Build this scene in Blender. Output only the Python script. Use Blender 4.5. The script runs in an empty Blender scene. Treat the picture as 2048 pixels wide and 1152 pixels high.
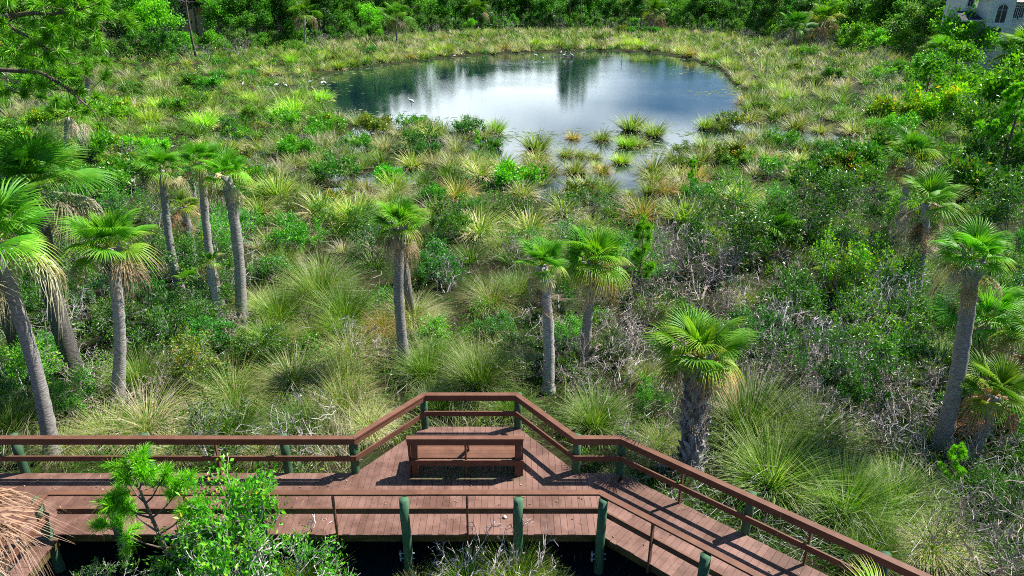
import bpy, math, random
import numpy as np
from mathutils import Vector, Matrix, Euler
rng = np.random.default_rng(11); random.seed(11)
S = bpy.context.scene; COL = S.collection
PI = math.pi
# ------------------------------------------------------------------ camera numbers
F = 1365.0; PITCH = math.radians(23.5); CAMZ = 11.4
CP, SP = math.cos(PITCH), math.sin(PITCH)
def ray(u, v):
    x = (u-1024)/F; y = -(v-576)/F
    return np.array([x, CP+y*SP, -SP+y*CP])
def at_z(u, v, z=0.0):
    d = ray(u, v); t = (z-CAMZ)/d[2]
    return np.array([d[0]*t, d[1]*t, z])
def at_Y(u, v, Y):
    d = ray(u, v); t = Y/d[1]
    return np.array([d[0]*t, Y, CAMZ+d[2]*t])
def proj(p):
    x, y, z = p[0], p[1], p[2]-CAMZ
    dep = y*CP - z*SP; up = y*SP + z*CP
    return 1024+F*x/dep, 576-F*up/dep, dep
# ------------------------------------------------------------------ noise
def _h(ix, iy, s):
    n = (ix*374761393 + iy*668265263 + s*982451653) & 0xffffffff
    n = ((n ^ (n >> 13))*1274126177) & 0xffffffff
    return ((n ^ (n >> 16)) & 0xffff)/65535.0
def vnoise(x, y, sc=1.0, s=0):
    x = np.asarray(x, float)/sc; y = np.asarray(y, float)/sc
    ix = np.floor(x).astype(np.int64); iy = np.floor(y).astype(np.int64)
    fx = x-ix; fy = y-iy; fx = fx*fx*(3-2*fx); fy = fy*fy*(3-2*fy)
    return (_h(ix, iy, s)*(1-fx)+_h(ix+1, iy, s)*fx)*(1-fy)+(_h(ix, iy+1, s)*(1-fx)+_h(ix+1, iy+1, s)*fx)*fy
def fbm(x, y, sc, s=0, o=3):
    r = 0; a = 0.5; t = 0
    for k in range(o):
        r = r + a*vnoise(x, y, sc/2**k, s+k*7); t += a; a *= 0.5
    return r/t
# ------------------------------------------------------------------ mesh building
def mk(name, V, Q, mat, tint=None, smooth=False, mats=None, mi=None):
    V = np.asarray(V, np.float32).reshape(-1, 3); Q = np.asarray(Q, np.int32).reshape(-1, 4)
    me = bpy.data.meshes.new(name)
    me.vertices.add(len(V)); me.vertices.foreach_set('co', V.ravel())
    me.loops.add(len(Q)*4); me.loops.foreach_set('vertex_index', Q.ravel())
    me.polygons.add(len(Q)); me.polygons.foreach_set('loop_start', np.arange(len(Q), dtype=np.int32)*4)
    me.polygons.foreach_set('use_smooth', np.full(len(Q), bool(smooth)))
    me.update(calc_edges=True)
    if tint is not None:
        a = me.attributes.new('tint', 'FLOAT', 'POINT')
        a.data.foreach_set('value', np.asarray(tint, np.float32).ravel())
    me.materials.append(mat)
    return me
class G:
    """collects pieces that become ONE mesh"""
    def __init__(s): s.V = []; s.Q = []; s.T = []; s.n = 0
    def add(s, V, Q, t=0.5):
        V = np.asarray(V, float).reshape(-1, 3); Q = np.asarray(Q, int).reshape(-1, 4)
        s.V.append(V); s.Q.append(Q+s.n); s.n += len(V)
        s.T.append(np.full(len(V), t) if np.isscalar(t) else np.asarray(t, float).ravel())
        return s
    def mesh(s, name, mat, smooth=False):
        return mk(name, np.concatenate(s.V), np.concatenate(s.Q), mat, np.concatenate(s.T), smooth)
    def build(s, name, mat, parent=None, smooth=False):
        return link(name, s.mesh(name, mat, smooth), parent)
def link(name, me, parent=None):
    o = bpy.data.objects.new(name, me); COL.objects.link(o)
    if parent is not None: o.parent = parent
    return o
def empty(name, loc, rz=0.0):
    o = bpy.data.objects.new(name, None); COL.objects.link(o)
    o.location = loc; o.rotation_euler = (0, 0, rz); o.empty_display_size = 0.2
    return o
def tag(o, label=None, cat=None, group=None, kind=None):
    if label: o['label'] = label
    if cat: o['category'] = cat
    if group: o['group'] = group
    if kind: o['kind'] = kind
    return o
BQ = np.array([[0,1,3,2],[4,6,7,5],[0,4,5,1],[2,3,7,6],[0,2,6,4],[1,5,7,3]])
def box(g, c, size, rz=0.0, t=0.5, M=None):
    s = np.array(size)/2
    V = np.array([[x, y, z] for x in (-s[0], s[0]) for y in (-s[1], s[1]) for z in (-s[2], s[2])])
    if M is not None: V = V@np.array(M).T
    if rz:
        ca, sa = math.cos(rz), math.sin(rz)
        V = V@np.array([[ca, sa, 0], [-sa, ca, 0], [0, 0, 1]])
    g.add(V+np.array(c), BQ, t)
def beam(g, a, b, w, h, t=0.5, ext=0.0):
    """box from a to b (centres), w across horizontally, h vertical"""
    a = np.array(a, float); b = np.array(b, float); d = b-a; L = np.linalg.norm(d); d /= L
    a = a-d*ext; b = b+d*ext
    sd = np.cross(d, [0, 0, 1]); n = np.linalg.norm(sd); sd = sd/n if n > 1e-6 else np.array([1., 0, 0])
    up = np.cross(sd, d)
    V = [p+sd*i*w/2+up*j*h/2 for p in (a, b) for i in (-1, 1) for j in (-1, 1)]
    g.add(V, BQ, t)
def loft(g, P, R, sides=8, t=0.5, caps=True, flat=None):
    P = np.asarray(P, float); R = np.asarray(R, float); n = len(P)
    if caps:
        P = np.concatenate([P[:1], P, P[-1:]]); R = np.concatenate([[R[0]*.02], R, [R[-1]*.02]]); n += 2
    T = np.gradient(P, axis=0)
    for i in range(n):
        if np.linalg.norm(T[i]) < 1e-9: T[i] = T[max(i-1, 0)] if i else T[1]
    T /= np.linalg.norm(T, axis=1)[:, None]+1e-12
    ref = np.array([1., 0, 0]) if abs(T[0][0]) < .9 else np.array([0, 1., 0])
    V = []
    for i in range(n):
        s = ref-T[i]*ref.dot(T[i]); s /= np.linalg.norm(s)+1e-12; ref = s
        u = np.cross(T[i], s)
        for k in range(sides):
            a = 2*PI*k/sides
            V.append(P[i]+R[i]*(s*math.cos(a)+u*math.sin(a)*(flat[i] if flat is not None else 1)))
    Q = [[i*sides+k, i*sides+(k+1) % sides, (i+1)*sides+(k+1) % sides, (i+1)*sides+k] for i in range(n-1) for k in range(sides)]
    g.add(V, Q, t)
def tubes(P0, P1, R0, R1, sides=4):
    P0 = np.asarray(P0, float); P1 = np.asarray(P1, float); R0 = np.asarray(R0)[:, None]; R1 = np.asarray(R1)[:, None]
    d = P1-P0; d /= np.linalg.norm(d, axis=1)[:, None]+1e-12
    ref = np.where(np.abs(d[:, 2:3]) < .9, np.array([[0, 0, 1.]]), np.array([[1., 0, 0]]))
    s = np.cross(d, ref); s /= np.linalg.norm(s, axis=1)[:, None]; u = np.cross(d, s)
    N = len(P0); V = np.zeros((N, 2, sides, 3))
    for k in range(sides):
        a = 2*PI*k/sides; o = s*math.cos(a)+u*math.sin(a)
        V[:, 0, k] = P0+R0*o; V[:, 1, k] = P1+R1*o
    base = (np.arange(N)*2*sides)[:, None, None]
    q = np.array([[k, (k+1) % sides, sides+(k+1) % sides, sides+k] for k in range(sides)])
    return V.reshape(-1, 3), (base+q[None]).reshape(-1, 4)
def blades(B, az, L, lean, curl, w, tint, segs=3, side=None, tipw=.12, tiptint=0.0):
    """grass blades: N strips of segs quads that lean and curl over"""
    N = len(B); B = np.asarray(B, float)
    V = np.zeros((N, segs+1, 2, 3)); T = np.zeros((N, segs+1, 2)); p = B.copy()
    sa = (az+PI/2+rng.normal(0, .5, N)) if side is None else side
    sv = np.stack([np.cos(sa), np.sin(sa), np.zeros(N)], 1)
    for i in range(segs+1):
        f = i/segs; ww = (w*(1-(1-tipw)*f**1.6))[:, None]/2
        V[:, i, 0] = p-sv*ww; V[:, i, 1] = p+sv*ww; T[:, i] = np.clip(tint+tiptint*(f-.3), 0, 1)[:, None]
        th = lean+curl*((i+.5)/segs)
        d = np.stack([np.sin(th)*np.cos(az), np.sin(th)*np.sin(az), np.cos(th)], 1)
        p = p+d*(L/segs)[:, None]
    b = (np.arange(N)*(segs+1)*2)[:, None, None]
    q = np.array([[2*i, 2*i+1, 2*i+3, 2*i+2] for i in range(segs)])
    return V.reshape(-1, 3), (b+q[None]).reshape(-1, 4), T.ravel()
def unit(a): return a/(np.linalg.norm(a, axis=-1, keepdims=True)+1e-12)
def leaves(P, D, size, aspect, tint, up=.6):
    """kite-shaped leaves at P pointing along D"""
    N = len(P); D = unit(D)
    n = unit(rng.normal(0, 1, (N, 3))+np.array([0, 0, up*2]))
    s = unit(np.cross(D, n)); L = np.asarray(size)[:, None]; w = L*aspect/2
    nn = np.cross(s, D)
    V = np.stack([P, P+D*L*.5+s*w+nn*L*.06, P+D*L, P+D*L*.5-s*w+nn*L*.06], 1)
    Q = (np.arange(N)*4)[:, None]+np.arange(4)[None]
    return V.reshape(-1, 3), Q, np.repeat(tint, 4)
# ------------------------------------------------------------------ materials
def nt(name):
    m = bpy.data.materials.new(name); m.use_nodes = True
    t = m.node_tree; t.nodes.clear()
    return m, t, t.nodes.new('ShaderNodeOutputMaterial')
def N(t, kind, **kw):
    n = t.nodes.new(kind)
    for k, v in kw.items():
        if k in ('op', 'operation'): n.operation = v
        elif k == 'blend': n.blend_type = v
        elif k == 'dt': n.data_type = v
        else: n.inputs[k].default_value = v
    return n
def ramp(t, stops, fac):
    r = t.nodes.new('ShaderNodeValToRGB'); e = r.color_ramp.elements
    while len(e) < len(stops): e.new(0.5)
    for k, (p, c) in enumerate(stops):
        e[k].position = p; e[k].color = (*c, 1) if len(c) == 3 else c
    t.links.new(fac, r.inputs['Fac']); return r.outputs['Color']
def mixc(t, blend, a, b, fac):
    m = t.nodes.new('ShaderNodeMix'); m.data_type = 'RGBA'; m.blend_type = blend
    for sock, val in ((m.inputs[0], fac), (m.inputs[6], a), (m.inputs[7], b)):
        if hasattr(val, 'is_linked'): t.links.new(val, sock)
        elif isinstance(val, (int, float)): sock.default_value = val
        else: sock.default_value = (*val, 1)
    return m.outputs[2]
def noise(t, scale, detail=4, vec=None, rough=.6, dist=0.0):
    n = N(t, 'ShaderNodeTexNoise', Scale=scale, Detail=detail, Roughness=rough, Distortion=dist)
    if vec is not None: t.links.new(vec, n.inputs['Vector'])
    return n.outputs['Fac']
def attr(t, name='tint'):
    a = t.nodes.new('ShaderNodeAttribute'); a.attribute_name = name; return a.outputs['Fac']
def plant_mat(name, stops, trans=.35, rough=.5, spec=.3, var=.25):
    m, t, out = nt(name)
    col = ramp(t, stops, attr(t))
    oi = t.nodes.new('ShaderNodeObjectInfo')
    col = mixc(t, 'MULTIPLY', col, oi.outputs['Color'], 1.0)
    hv = t.nodes.new('ShaderNodeHueSaturation'); t.links.new(col, hv.inputs['Color'])
    mr = N(t, 'ShaderNodeMapRange'); mr.inputs['To Min'].default_value = 1-var; mr.inputs['To Max'].default_value = 1+var
    t.links.new(oi.outputs['Random'], mr.inputs['Value']); t.links.new(mr.outputs[0], hv.inputs['Value'])
    col = hv.outputs['Color']
    p = N(t, 'ShaderNodeBsdfPrincipled', Roughness=rough); p.inputs['Specular IOR Level'].default_value = spec
    t.links.new(col, p.inputs['Base Color'])
    if trans > 0:
        tr = t.nodes.new('ShaderNodeBsdfTranslucent')
        c2 = mixc(t, 'MULTIPLY', col, (1.15, 1.25, .5), 1.0); t.links.new(c2, tr.inputs['Color'])
        mx = N(t, 'ShaderNodeMixShader', Fac=trans)
        t.links.new(p.outputs[0], mx.inputs[1]); t.links.new(tr.outputs[0], mx.inputs[2]); t.links.new(mx.outputs[0], out.inputs[0])
    else: t.links.new(p.outputs[0], out.inputs[0])
    return m
def solid_mat(name, c1, c2, scale=6, rough=.7, spec=.3, stretch=(1, 1, 1), bump=0.0, tintamt=.5, detail=5, bscale=None):
    m, t, out = nt(name)
    tc = t.nodes.new('ShaderNodeTexCoord'); mp = N(t, 'ShaderNodeMapping'); mp.inputs['Scale'].default_value = stretch
    t.links.new(tc.outputs['Object'], mp.inputs['Vector'])
    f = noise(t, scale, detail, mp.outputs[0])
    col = ramp(t, [(.3, c1), (.7, c2)], f)
    mr = N(t, 'ShaderNodeMapRange'); mr.inputs['To Min'].default_value = 1-tintamt; mr.inputs['To Max'].default_value = 1+tintamt
    t.links.new(attr(t), mr.inputs['Value'])
    hv = t.nodes.new('ShaderNodeHueSaturation'); t.links.new(col, hv.inputs['Color']); t.links.new(mr.outputs[0], hv.inputs['Value'])
    p = N(t, 'ShaderNodeBsdfPrincipled', Roughness=rough); p.inputs['Specular IOR Level'].default_value = spec
    t.links.new(hv.outputs[0], p.inputs['Base Color'])
    if bump:
        b = N(t, 'ShaderNodeBump', Strength=bump, Distance=.02)
        t.links.new(noise(t, bscale or scale*2, 5, mp.outputs[0]), b.inputs['Height']); t.links.new(b.outputs[0], p.inputs['Normal'])
    t.links.new(p.outputs[0], out.inputs[0]); m['p'] = 1
    return m
M = {}
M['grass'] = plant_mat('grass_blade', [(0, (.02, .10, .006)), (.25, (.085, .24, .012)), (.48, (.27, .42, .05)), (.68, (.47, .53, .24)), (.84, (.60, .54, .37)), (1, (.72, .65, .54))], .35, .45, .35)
M['leaf'] = plant_mat('shrub_leaf', [(0, (.016, .09, .008)), (.4, (.048, .22, .012)), (.75, (.13, .36, .018)), (.95, (.28, .44, .03)), (1, (.4, .28, .03))], .35, .38, .5)
M['crown'] = plant_mat('tree_leaf', [(0, (.02, .10, .012)), (.5, (.085, .28, .022)), (.85, (.19, .43, .034)), (1, (.32, .52, .055))], .42, .45, .4)
M['needle'] = plant_mat('pine_needle', [(0, (.035, .18, .008)), (.5, (.13, .42, .012)), (1, (.32, .62, .02))], .35, .4, .4)
M['frond'] = plant_mat('palm_frond', [(0, (.025, .12, .008)), (.35, (.105, .34, .014)), (.6, (.26, .47, .03)), (.8, (.42, .36, .06)), (1, (.6, .54, .36))], .35, .52, .35, .15)
M['dead'] = plant_mat('dead_frond', [(0, (.16, .095, .05)), (.4, (.36, .24, .13)), (.75, (.55, .42, .27)), (1, (.72, .63, .52))], .15, .6, .2, .2)
M['twig'] = plant_mat('grey_twig', [(0, (.14, .13, .13)), (.5, (.32, .30, .305)), (1, (.56, .54, .55))], 0, .8, .1, .2)
M['bark'] = solid_mat('tree_bark', (.11, .09, .075), (.34, .29, .25), 5, .9, .1, (1, 1, .4), .5)
M['palmbark'] = solid_mat('palm_bark', (.17, .155, .145), (.50, .465, .44), 9, .9, .1, (1, 1, 4), 1.0, .65, 6, 7)
M['boot'] = solid_mat('palm_boot', (.15, .15, .165), (.42, .42, .45), 6, .9, .1, (1, 1, 1), .5)
M['pinebark'] = solid_mat('pine_bark', (.08, .055, .04), (.26, .2, .16), 7, .9, .1, (1, 1, .5), .6)
M['rail'] = solid_mat('stained_rail_wood', (.115, .050, .029), (.185, .086, .054), 3, .6, .3, (1, 1, 1), .15, .25, 6)
M['rim'] = solid_mat('rim_joist_wood', (.05, .04, .015), (.16, .12, .04), 3, .8, .2, (1, 1, 4), .3)
M['post'] = solid_mat('treated_post_wood', (.03, .085, .045), (.085, .18, .095), 4, .75, .25, (1, 1, .35), .4, .3)
M['white'] = solid_mat('white_feather', (.78, .77, .74), (.85, .84, .82), 6, .8, .2)
M['bill'] = solid_mat('bird_bill', (.45, .22, .05), (.5, .28, .06), 6, .5, .3)
M['blackbird'] = solid_mat('dark_feather', (.02, .02, .022), (.05, .045, .045), 6, .6, .3)
M['wall'] = solid_mat('cream_stucco', (.70, .68, .65), (.78, .76, .73), 3, .9, .1, (1, 1, 1), .1, .2)
M['tan'] = solid_mat('tan_stucco', (.40, .31, .22), (.46, .37, .27), 3, .9, .1, (1, 1, 1), .1, .2)
M['trim'] = solid_mat('white_trim', (.68, .70, .71), (.76, .78, .79), 3, .6, .2)
M['roofd'] = solid_mat('dark_shingle', (.025, .03, .045), (.06, .065, .085), 8, .8, .2)
M['roofp'] = solid_mat('pale_shingle', (.28, .23, .22), (.40, .34, .32), 8, .8, .2)
M['glass'] = solid_mat('dark_glass', (.015, .018, .025), (.03, .035, .045), 1, .08, .6)
M['orange'] = solid_mat('ochre_panel', (.5, .26, .08), (.6, .34, .12), 3, .7, .2)
M['red'] = plant_mat('red_leaf', [(0, (.2, .03, .02)), (.5, (.4, .07, .05)), (1, (.55, .2, .1))], .3, .5, .3)
M['steel'] = solid_mat('galvanised_steel', (.35, .37, .38), (.5, .52, .53), 8, .4, .5)
def deck_mat():
    m, t, out = nt('deck_plank_wood')
    tc = t.nodes.new('ShaderNodeTexCoord'); geo = t.nodes.new('ShaderNodeNewGeometry')
    f = noise(t, 2.2, 6, geo.outputs['Position'])
    col = ramp(t, [(.25, (.17, .09, .069)), (.55, (.215, .119, .093)), (.8, (.26, .152, .123))], f)
    mr = N(t, 'ShaderNodeMapRange'); mr.inputs['To Min'].default_value = .82; mr.inputs['To Max'].default_value = 1.14
    t.links.new(attr(t), mr.inputs['Value'])
    hv = t.nodes.new('ShaderNodeHueSaturation'); t.links.new(col, hv.inputs['Color']); t.links.new(mr.outputs[0], hv.inputs['Value'])
    # weathered stains with a shape of their own
    st = noise(t, .9, 5, geo.outputs['Position'], .7)
    col = mixc(t, 'MULTIPLY', hv.outputs[0], ramp(t, [(.42, (.62, .58, .55)), (.55, (1, 1, 1))], st), 1.0)
    # moss on the boards where the bench keeps them damp
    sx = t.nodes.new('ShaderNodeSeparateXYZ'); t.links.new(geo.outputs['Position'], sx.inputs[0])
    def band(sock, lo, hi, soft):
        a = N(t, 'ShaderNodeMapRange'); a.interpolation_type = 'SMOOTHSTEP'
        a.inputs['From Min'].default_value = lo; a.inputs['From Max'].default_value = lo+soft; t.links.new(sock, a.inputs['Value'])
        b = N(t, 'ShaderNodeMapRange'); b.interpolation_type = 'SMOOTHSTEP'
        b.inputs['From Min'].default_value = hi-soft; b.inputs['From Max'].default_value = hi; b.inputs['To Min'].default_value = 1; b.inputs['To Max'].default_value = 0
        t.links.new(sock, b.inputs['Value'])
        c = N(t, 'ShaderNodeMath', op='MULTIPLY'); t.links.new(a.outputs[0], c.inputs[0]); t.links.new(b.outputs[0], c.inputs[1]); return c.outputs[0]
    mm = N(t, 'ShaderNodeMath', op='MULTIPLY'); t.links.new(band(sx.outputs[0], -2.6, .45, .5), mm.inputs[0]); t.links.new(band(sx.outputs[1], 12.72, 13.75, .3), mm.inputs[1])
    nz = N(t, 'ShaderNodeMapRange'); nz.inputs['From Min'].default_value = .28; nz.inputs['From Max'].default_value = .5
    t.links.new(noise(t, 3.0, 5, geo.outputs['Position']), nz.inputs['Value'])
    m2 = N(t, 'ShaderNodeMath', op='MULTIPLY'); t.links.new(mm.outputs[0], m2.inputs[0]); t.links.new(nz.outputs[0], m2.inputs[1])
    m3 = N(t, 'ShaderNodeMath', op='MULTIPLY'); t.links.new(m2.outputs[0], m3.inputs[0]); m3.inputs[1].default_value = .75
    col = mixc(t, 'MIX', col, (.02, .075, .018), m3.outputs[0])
    p = N(t, 'ShaderNodeBsdfPrincipled', Roughness=.62); p.inputs['Specular IOR Level'].default_value = .3
    t.links.new(col, p.inputs['Base Color'])
    b = N(t, 'ShaderNodeBump', Strength=.25, Distance=.01); t.links.new(noise(t, 14, 5, geo.outputs['Position']), b.inputs['Height']); t.links.new(b.outputs[0], p.inputs['Normal'])
    t.links.new(p.outputs[0], out.inputs[0]); return m
M['deck'] = deck_mat()
def ground_mat():
    m, t, out = nt('marsh_mud')
    geo = t.nodes.new('ShaderNodeNewGeometry')
    a = noise(t, .35, 6, geo.outputs['Position'], .7); b = noise(t, 5, 6, geo.outputs['Position'], .7)
    c1 = ramp(t, [(.3, (.012, .010, .006)), (.6, (.035, .028, .015)), (.8, (.09, .07, .04))], b)
    c2 = ramp(t, [(.3, (.010, .022, .006)), (.7, (.035, .055, .012))], b)
    col = mixc(t, 'MIX', c1, c2, ramp(t, [(.42, (0, 0, 0)), (.58, (1, 1, 1))], a))
    p = N(t, 'ShaderNodeBsdfPrincipled', Roughness=.95); p.inputs['Specular IOR Level'].default_value = .1
    t.links.new(col, p.inputs['Base Color'])
    bp = N(t, 'ShaderNodeBump', Strength=.6, Distance=.1); t.links.new(b, bp.inputs['Height']); t.links.new(bp.outputs[0], p.inputs['Normal'])
    t.links.new(p.outputs[0], out.inputs[0]); return m
M['ground'] = ground_mat()
def water_mat():
    m, t, out = nt('pond_water')
    geo = t.nodes.new('ShaderNodeNewGeometry')
    p = N(t, 'ShaderNodeBsdfPrincipled', Roughness=.03, IOR=1.333)
    p.inputs['Base Color'].default_value = (.004, .017, .024, 1); p.inputs['Specular IOR Level'].default_value = 1.0
    mp = N(t, 'ShaderNodeMapping'); mp.inputs['Scale'].default_value = (1, 1.6, 1); t.links.new(geo.outputs['Position'], mp.inputs['Vector'])
    w1 = noise(t, 3.4, 4, mp.outputs[0], .6)
    pat = noise(t, .05, 3, geo.outputs['Position'])
    sx = t.nodes.new('ShaderNodeSeparateXYZ'); t.links.new(geo.outputs['Position'], sx.inputs[0])
    far = N(t, 'ShaderNodeMapRange'); far.inputs['From Min'].default_value = 45; far.inputs['From Max'].default_value = 95; far.inputs['To Min'].default_value = .04; far.inputs['To Max'].default_value = 1.0
    t.links.new(sx.outputs[1], far.inputs['Value'])
    pr = N(t, 'ShaderNodeMapRange'); pr.inputs['From Min'].default_value = .35; pr.inputs['From Max'].default_value = .65; pr.inputs['To Min'].default_value = .25; pr.inputs['To Max'].default_value = 1.0
    t.links.new(pat, pr.inputs['Value'])
    ml = N(t, 'ShaderNodeMath', op='MULTIPLY'); t.links.new(far.outputs[0], ml.inputs[0]); t.links.new(pr.outputs[0], ml.inputs[1])
    m2 = N(t, 'ShaderNodeMath', op='MULTIPLY'); t.links.new(ml.outputs[0], m2.inputs[0]); m2.inputs[1].default_value = .07
    b = N(t, 'ShaderNodeBump', Distance=.12); t.links.new(m2.outputs[0], b.inputs['Strength']); t.links.new(w1, b.inputs['Height']); t.links.new(b.outputs[0], p.inputs['Normal'])
    t.links.new(p.outputs[0], out.inputs[0]); return m
M['water'] = water_mat()
M['algae'] = plant_mat('floating_algae', [(0, (.05, .11, .02)), (.5, (.12, .20, .05)), (1, (.30, .33, .17))], 0, .6, .3)
# ------------------------------------------------------------------ terrain
POND_PX = [(628,172),(645,152),(700,139),(790,128),(900,115),(1000,110),(1100,104),(1200,102),(1290,105),(1370,117),(1430,138),(1468,165),(1492,198),(1478,226),(1440,238),(1405,250),(1392,290),(1350,305),(1318,330),(1292,352),(1280,392),(1240,392),(1222,352),(1180,342),(1120,330),(1060,338),(1020,318),(1015,285),(960,268),(900,262),(850,262),(790,252),(735,240),(690,240),(655,222),(630,196)]
POND = np.array([at_z(u, v)[:2] for u, v in POND_PX])
PUDDLES = [(*at_z(u, v)[:2], r) for u, v, r in [(662,388,1.0),(665,350,.9),(788,352,2.3),(505,305,1.8),(470,275,1.8),(1560,262,2.6),(1610,270,2.4),(1500,250,1.8),(700,300,1.2),(1090,390,1.0),(560,330,1.3),(740,258,1.6),(1012,302,2.0),(1062,332,2.0),(1122,352,1.7),(1352,346,2.0),(1232,402,1.5),(962,287,1.6),(1422,272,2.0),(692,282,1.6),(1160,330,2.2),(1100,300,2.2),(1330,300,2.4),(850,295,1.2),(1190,365,1.4),(1290,360,1.5)]]
def pond_sd(x, y):
    x = np.asarray(x, float); y = np.asarray(y, float)
    d = np.full(x.shape, 1e9); ins = np.zeros(x.shape, bool); n = len(POND)
    for i in range(n):
        a = POND[i]; b = POND[(i+1) % n]; e = b-a
        t = np.clip(((x-a[0])*e[0]+(y-a[1])*e[1])/(e@e), 0, 1)
        d = np.minimum(d, np.hypot(x-a[0]-t*e[0], y-a[1]-t*e[1]))
        c = (a[1] > y) != (b[1] > y)
        with np.errstate(divide='ignore', invalid='ignore'):
            ins ^= c & (x < (b[0]-a[0])*(y-a[1])/(b[1]-a[1]+1e-12)+a[0])
    return np.where(ins, -d, d)
def sst(x, a, b):
    t = np.clip((x-a)/(b-a), 0, 1); return t*t*(3-2*t)
def gz(x, y):
    x = np.asarray(x, float); y = np.asarray(y, float)
    sd = pond_sd(x, y)+(fbm(x, y, 5.0, 5)-.5)*2.4
    z = np.clip(sd*.16, -.9, .2)+(fbm(x, y, 2.2, 3)-.45)*.24*sst(sd, -1, 2)
    for px, py, r in PUDDLES: z = z-.55*np.exp(-((x-px)**2+((y-py)*.7)**2)/(r*r))
    f = np.where(x < 2.6, 12.95-y, 1.85-((x-1.83)*.6515+(y-11.12)*.7587))
    uw = sst(f, -.5, .5)*sst(x, -13, -11)*(1-sst(x, 6.5, 8.5))*sst(y, 2, 3)
    z = z-.75*uw
    return z+sst(y, 150, 260)*.6
ys = np.concatenate([np.linspace(-45, 6, 18), np.linspace(6.5, 30, 60), np.geomspace(30.5, 190, 190), np.geomspace(200, 4000, 16)])
xs = np.linspace(-1, 1, 361); xs = np.sign(xs)*np.abs(xs)**1.15
YY = np.repeat(ys[:, None], len(xs), 1); XX = xs[None]*(30+.95*np.clip(ys, 0, None))[:, None]
ZZ = gz(XX, YY); nx = len(xs); ny = len(ys)
ii = (np.arange(ny-1)[:, None]*nx+np.arange(nx-1)[None]).ravel()
tag(link('marsh_ground', mk('marsh_ground', np.stack([XX, YY, ZZ], -1), np.stack([ii, ii+1, ii+nx+1, ii+nx], 1), M['ground'], None, True)), kind='structure')
tag(link('pond_water', mk('pond_water', [(-120, 1, 0), (120, 1, 0), (120, 165, 0), (-120, 165, 0)], [(0, 1, 2, 3)], M['water'])), kind='structure')
# ------------------------------------------------------------------ sun, sky, camera
SUN = Vector((.73, .32, 1.07)).normalized()
el = math.asin(SUN.z); az = math.atan2(SUN.x, SUN.y)
w = bpy.data.worlds.new('World'); S.world = w; w.use_nodes = True
t = w.node_tree; t.nodes.clear(); out = t.nodes.new('ShaderNodeOutputWorld')
sky = t.nodes.new('ShaderNodeTexSky'); sky.sky_type = 'NISHITA'; sky.sun_disc = False
sky.sun_elevation = el; sky.sun_rotation = az
b1 = N(t, 'ShaderNodeBackground', Strength=.04); t.links.new(mixc(t, 'MULTIPLY', sky.outputs[0], (.50, .86, 1.25), 1.0), b1.inputs[0])
tc = t.nodes.new('ShaderNodeTexCoord'); mp = N(t, 'ShaderNodeMapping'); mp.inputs['Scale'].default_value = (1, 1, 3.2); mp.inputs['Location'].default_value = (.95, .1, .45)
t.links.new(tc.outputs['Generated'], mp.inputs['Vector'])
cf = noise(t, 2.3, 7, mp.outputs[0], .55, .3)
cm = N(t, 'ShaderNodeMapRange'); cm.interpolation_type = 'SMOOTHSTEP'; cm.inputs['From Min'].default_value = .39; cm.inputs['From Max'].default_value = .60
t.links.new(cf, cm.inputs['Value'])
sz = t.nodes.new('ShaderNodeSeparateXYZ'); t.links.new(tc.outputs['Generated'], sz.inputs[0])
lo = N(t, 'ShaderNodeMapRange'); lo.interpolation_type = 'SMOOTHSTEP'; lo.inputs['From Min'].default_value = .2; lo.inputs['From Max'].default_value = .42; lo.inputs['To Min'].default_value = 1; lo.inputs['To Max'].default_value = .06
t.links.new(sz.outputs[2], lo.inputs['Value'])
az_ = N(t, 'ShaderNodeMapRange'); az_.interpolation_type = 'SMOOTHSTEP'; az_.inputs['From Min'].default_value = .3; az_.inputs['From Max'].default_value = .8; az_.inputs['To Min'].default_value = .12; az_.inputs['To Max'].default_value = 1
t.links.new(sz.outputs[1], az_.inputs['Value']); la = N(t, 'ShaderNodeMath', op='MULTIPLY'); t.links.new(lo.outputs[0], la.inputs[0]); t.links.new(az_.outputs[0], la.inputs[1])
mu = N(t, 'ShaderNodeMath', op='MULTIPLY'); t.links.new(cm.outputs[0], mu.inputs[0]); t.links.new(la.outputs[0], mu.inputs[1])
b2 = N(t, 'ShaderNodeBackground', Strength=1.35); b2.inputs[0].default_value = (.84, .95, 1, 1)
mx = t.nodes.new('ShaderNodeMixShader'); t.links.new(mu.outputs[0], mx.inputs[0]); t.links.new(b1.outputs[0], mx.inputs[1]); t.links.new(b2.outputs[0], mx.inputs[2]); t.links.new(mx.outputs[0], out.inputs[0])
ld = bpy.data.lights.new('sun', 'SUN'); ld.energy = 5.0; ld.angle = math.radians(.5); ld.color = (1, .95, .87)
lo_ = bpy.data.objects.new('sun', ld); COL.objects.link(lo_); lo_.rotation_euler = SUN.to_track_quat('Z', 'Y').to_euler(); lo_.location = (40, 20, 60)
cd = bpy.data.cameras.new('camera'); cam = bpy.data.objects.new('camera', cd); COL.objects.link(cam)
cd.sensor_width = 36; cd.lens = 36*F/2048; cd.clip_end = 6000; cd.clip_start = .1
cam.location = (0, 0, CAMZ); cam.rotation_euler = (PI/2-PITCH, 0, 0); S.camera = cam
S.view_settings.view_transform = 'Standard'; S.view_settings.look = 'None'; S.view_settings.exposure = .98; S.view_settings.gamma = 1
S.cycles.max_bounces = 6; S.cycles.diffuse_bounces = 3; S.cycles.glossy_bounces = 3; S.cycles.transmission_bounces = 3; S.cycles.transparent_max_bounces = 4
S.cycles.use_adaptive_sampling = True; S.cycles.adaptive_threshold = .02; S.cycles.use_denoising = False
S.cycles.caustics_reflective = False; S.cycles.caustics_refractive = False
S.cycles.filter_width = 1.0; S.cycles.sample_clamp_indirect = 4
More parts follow.
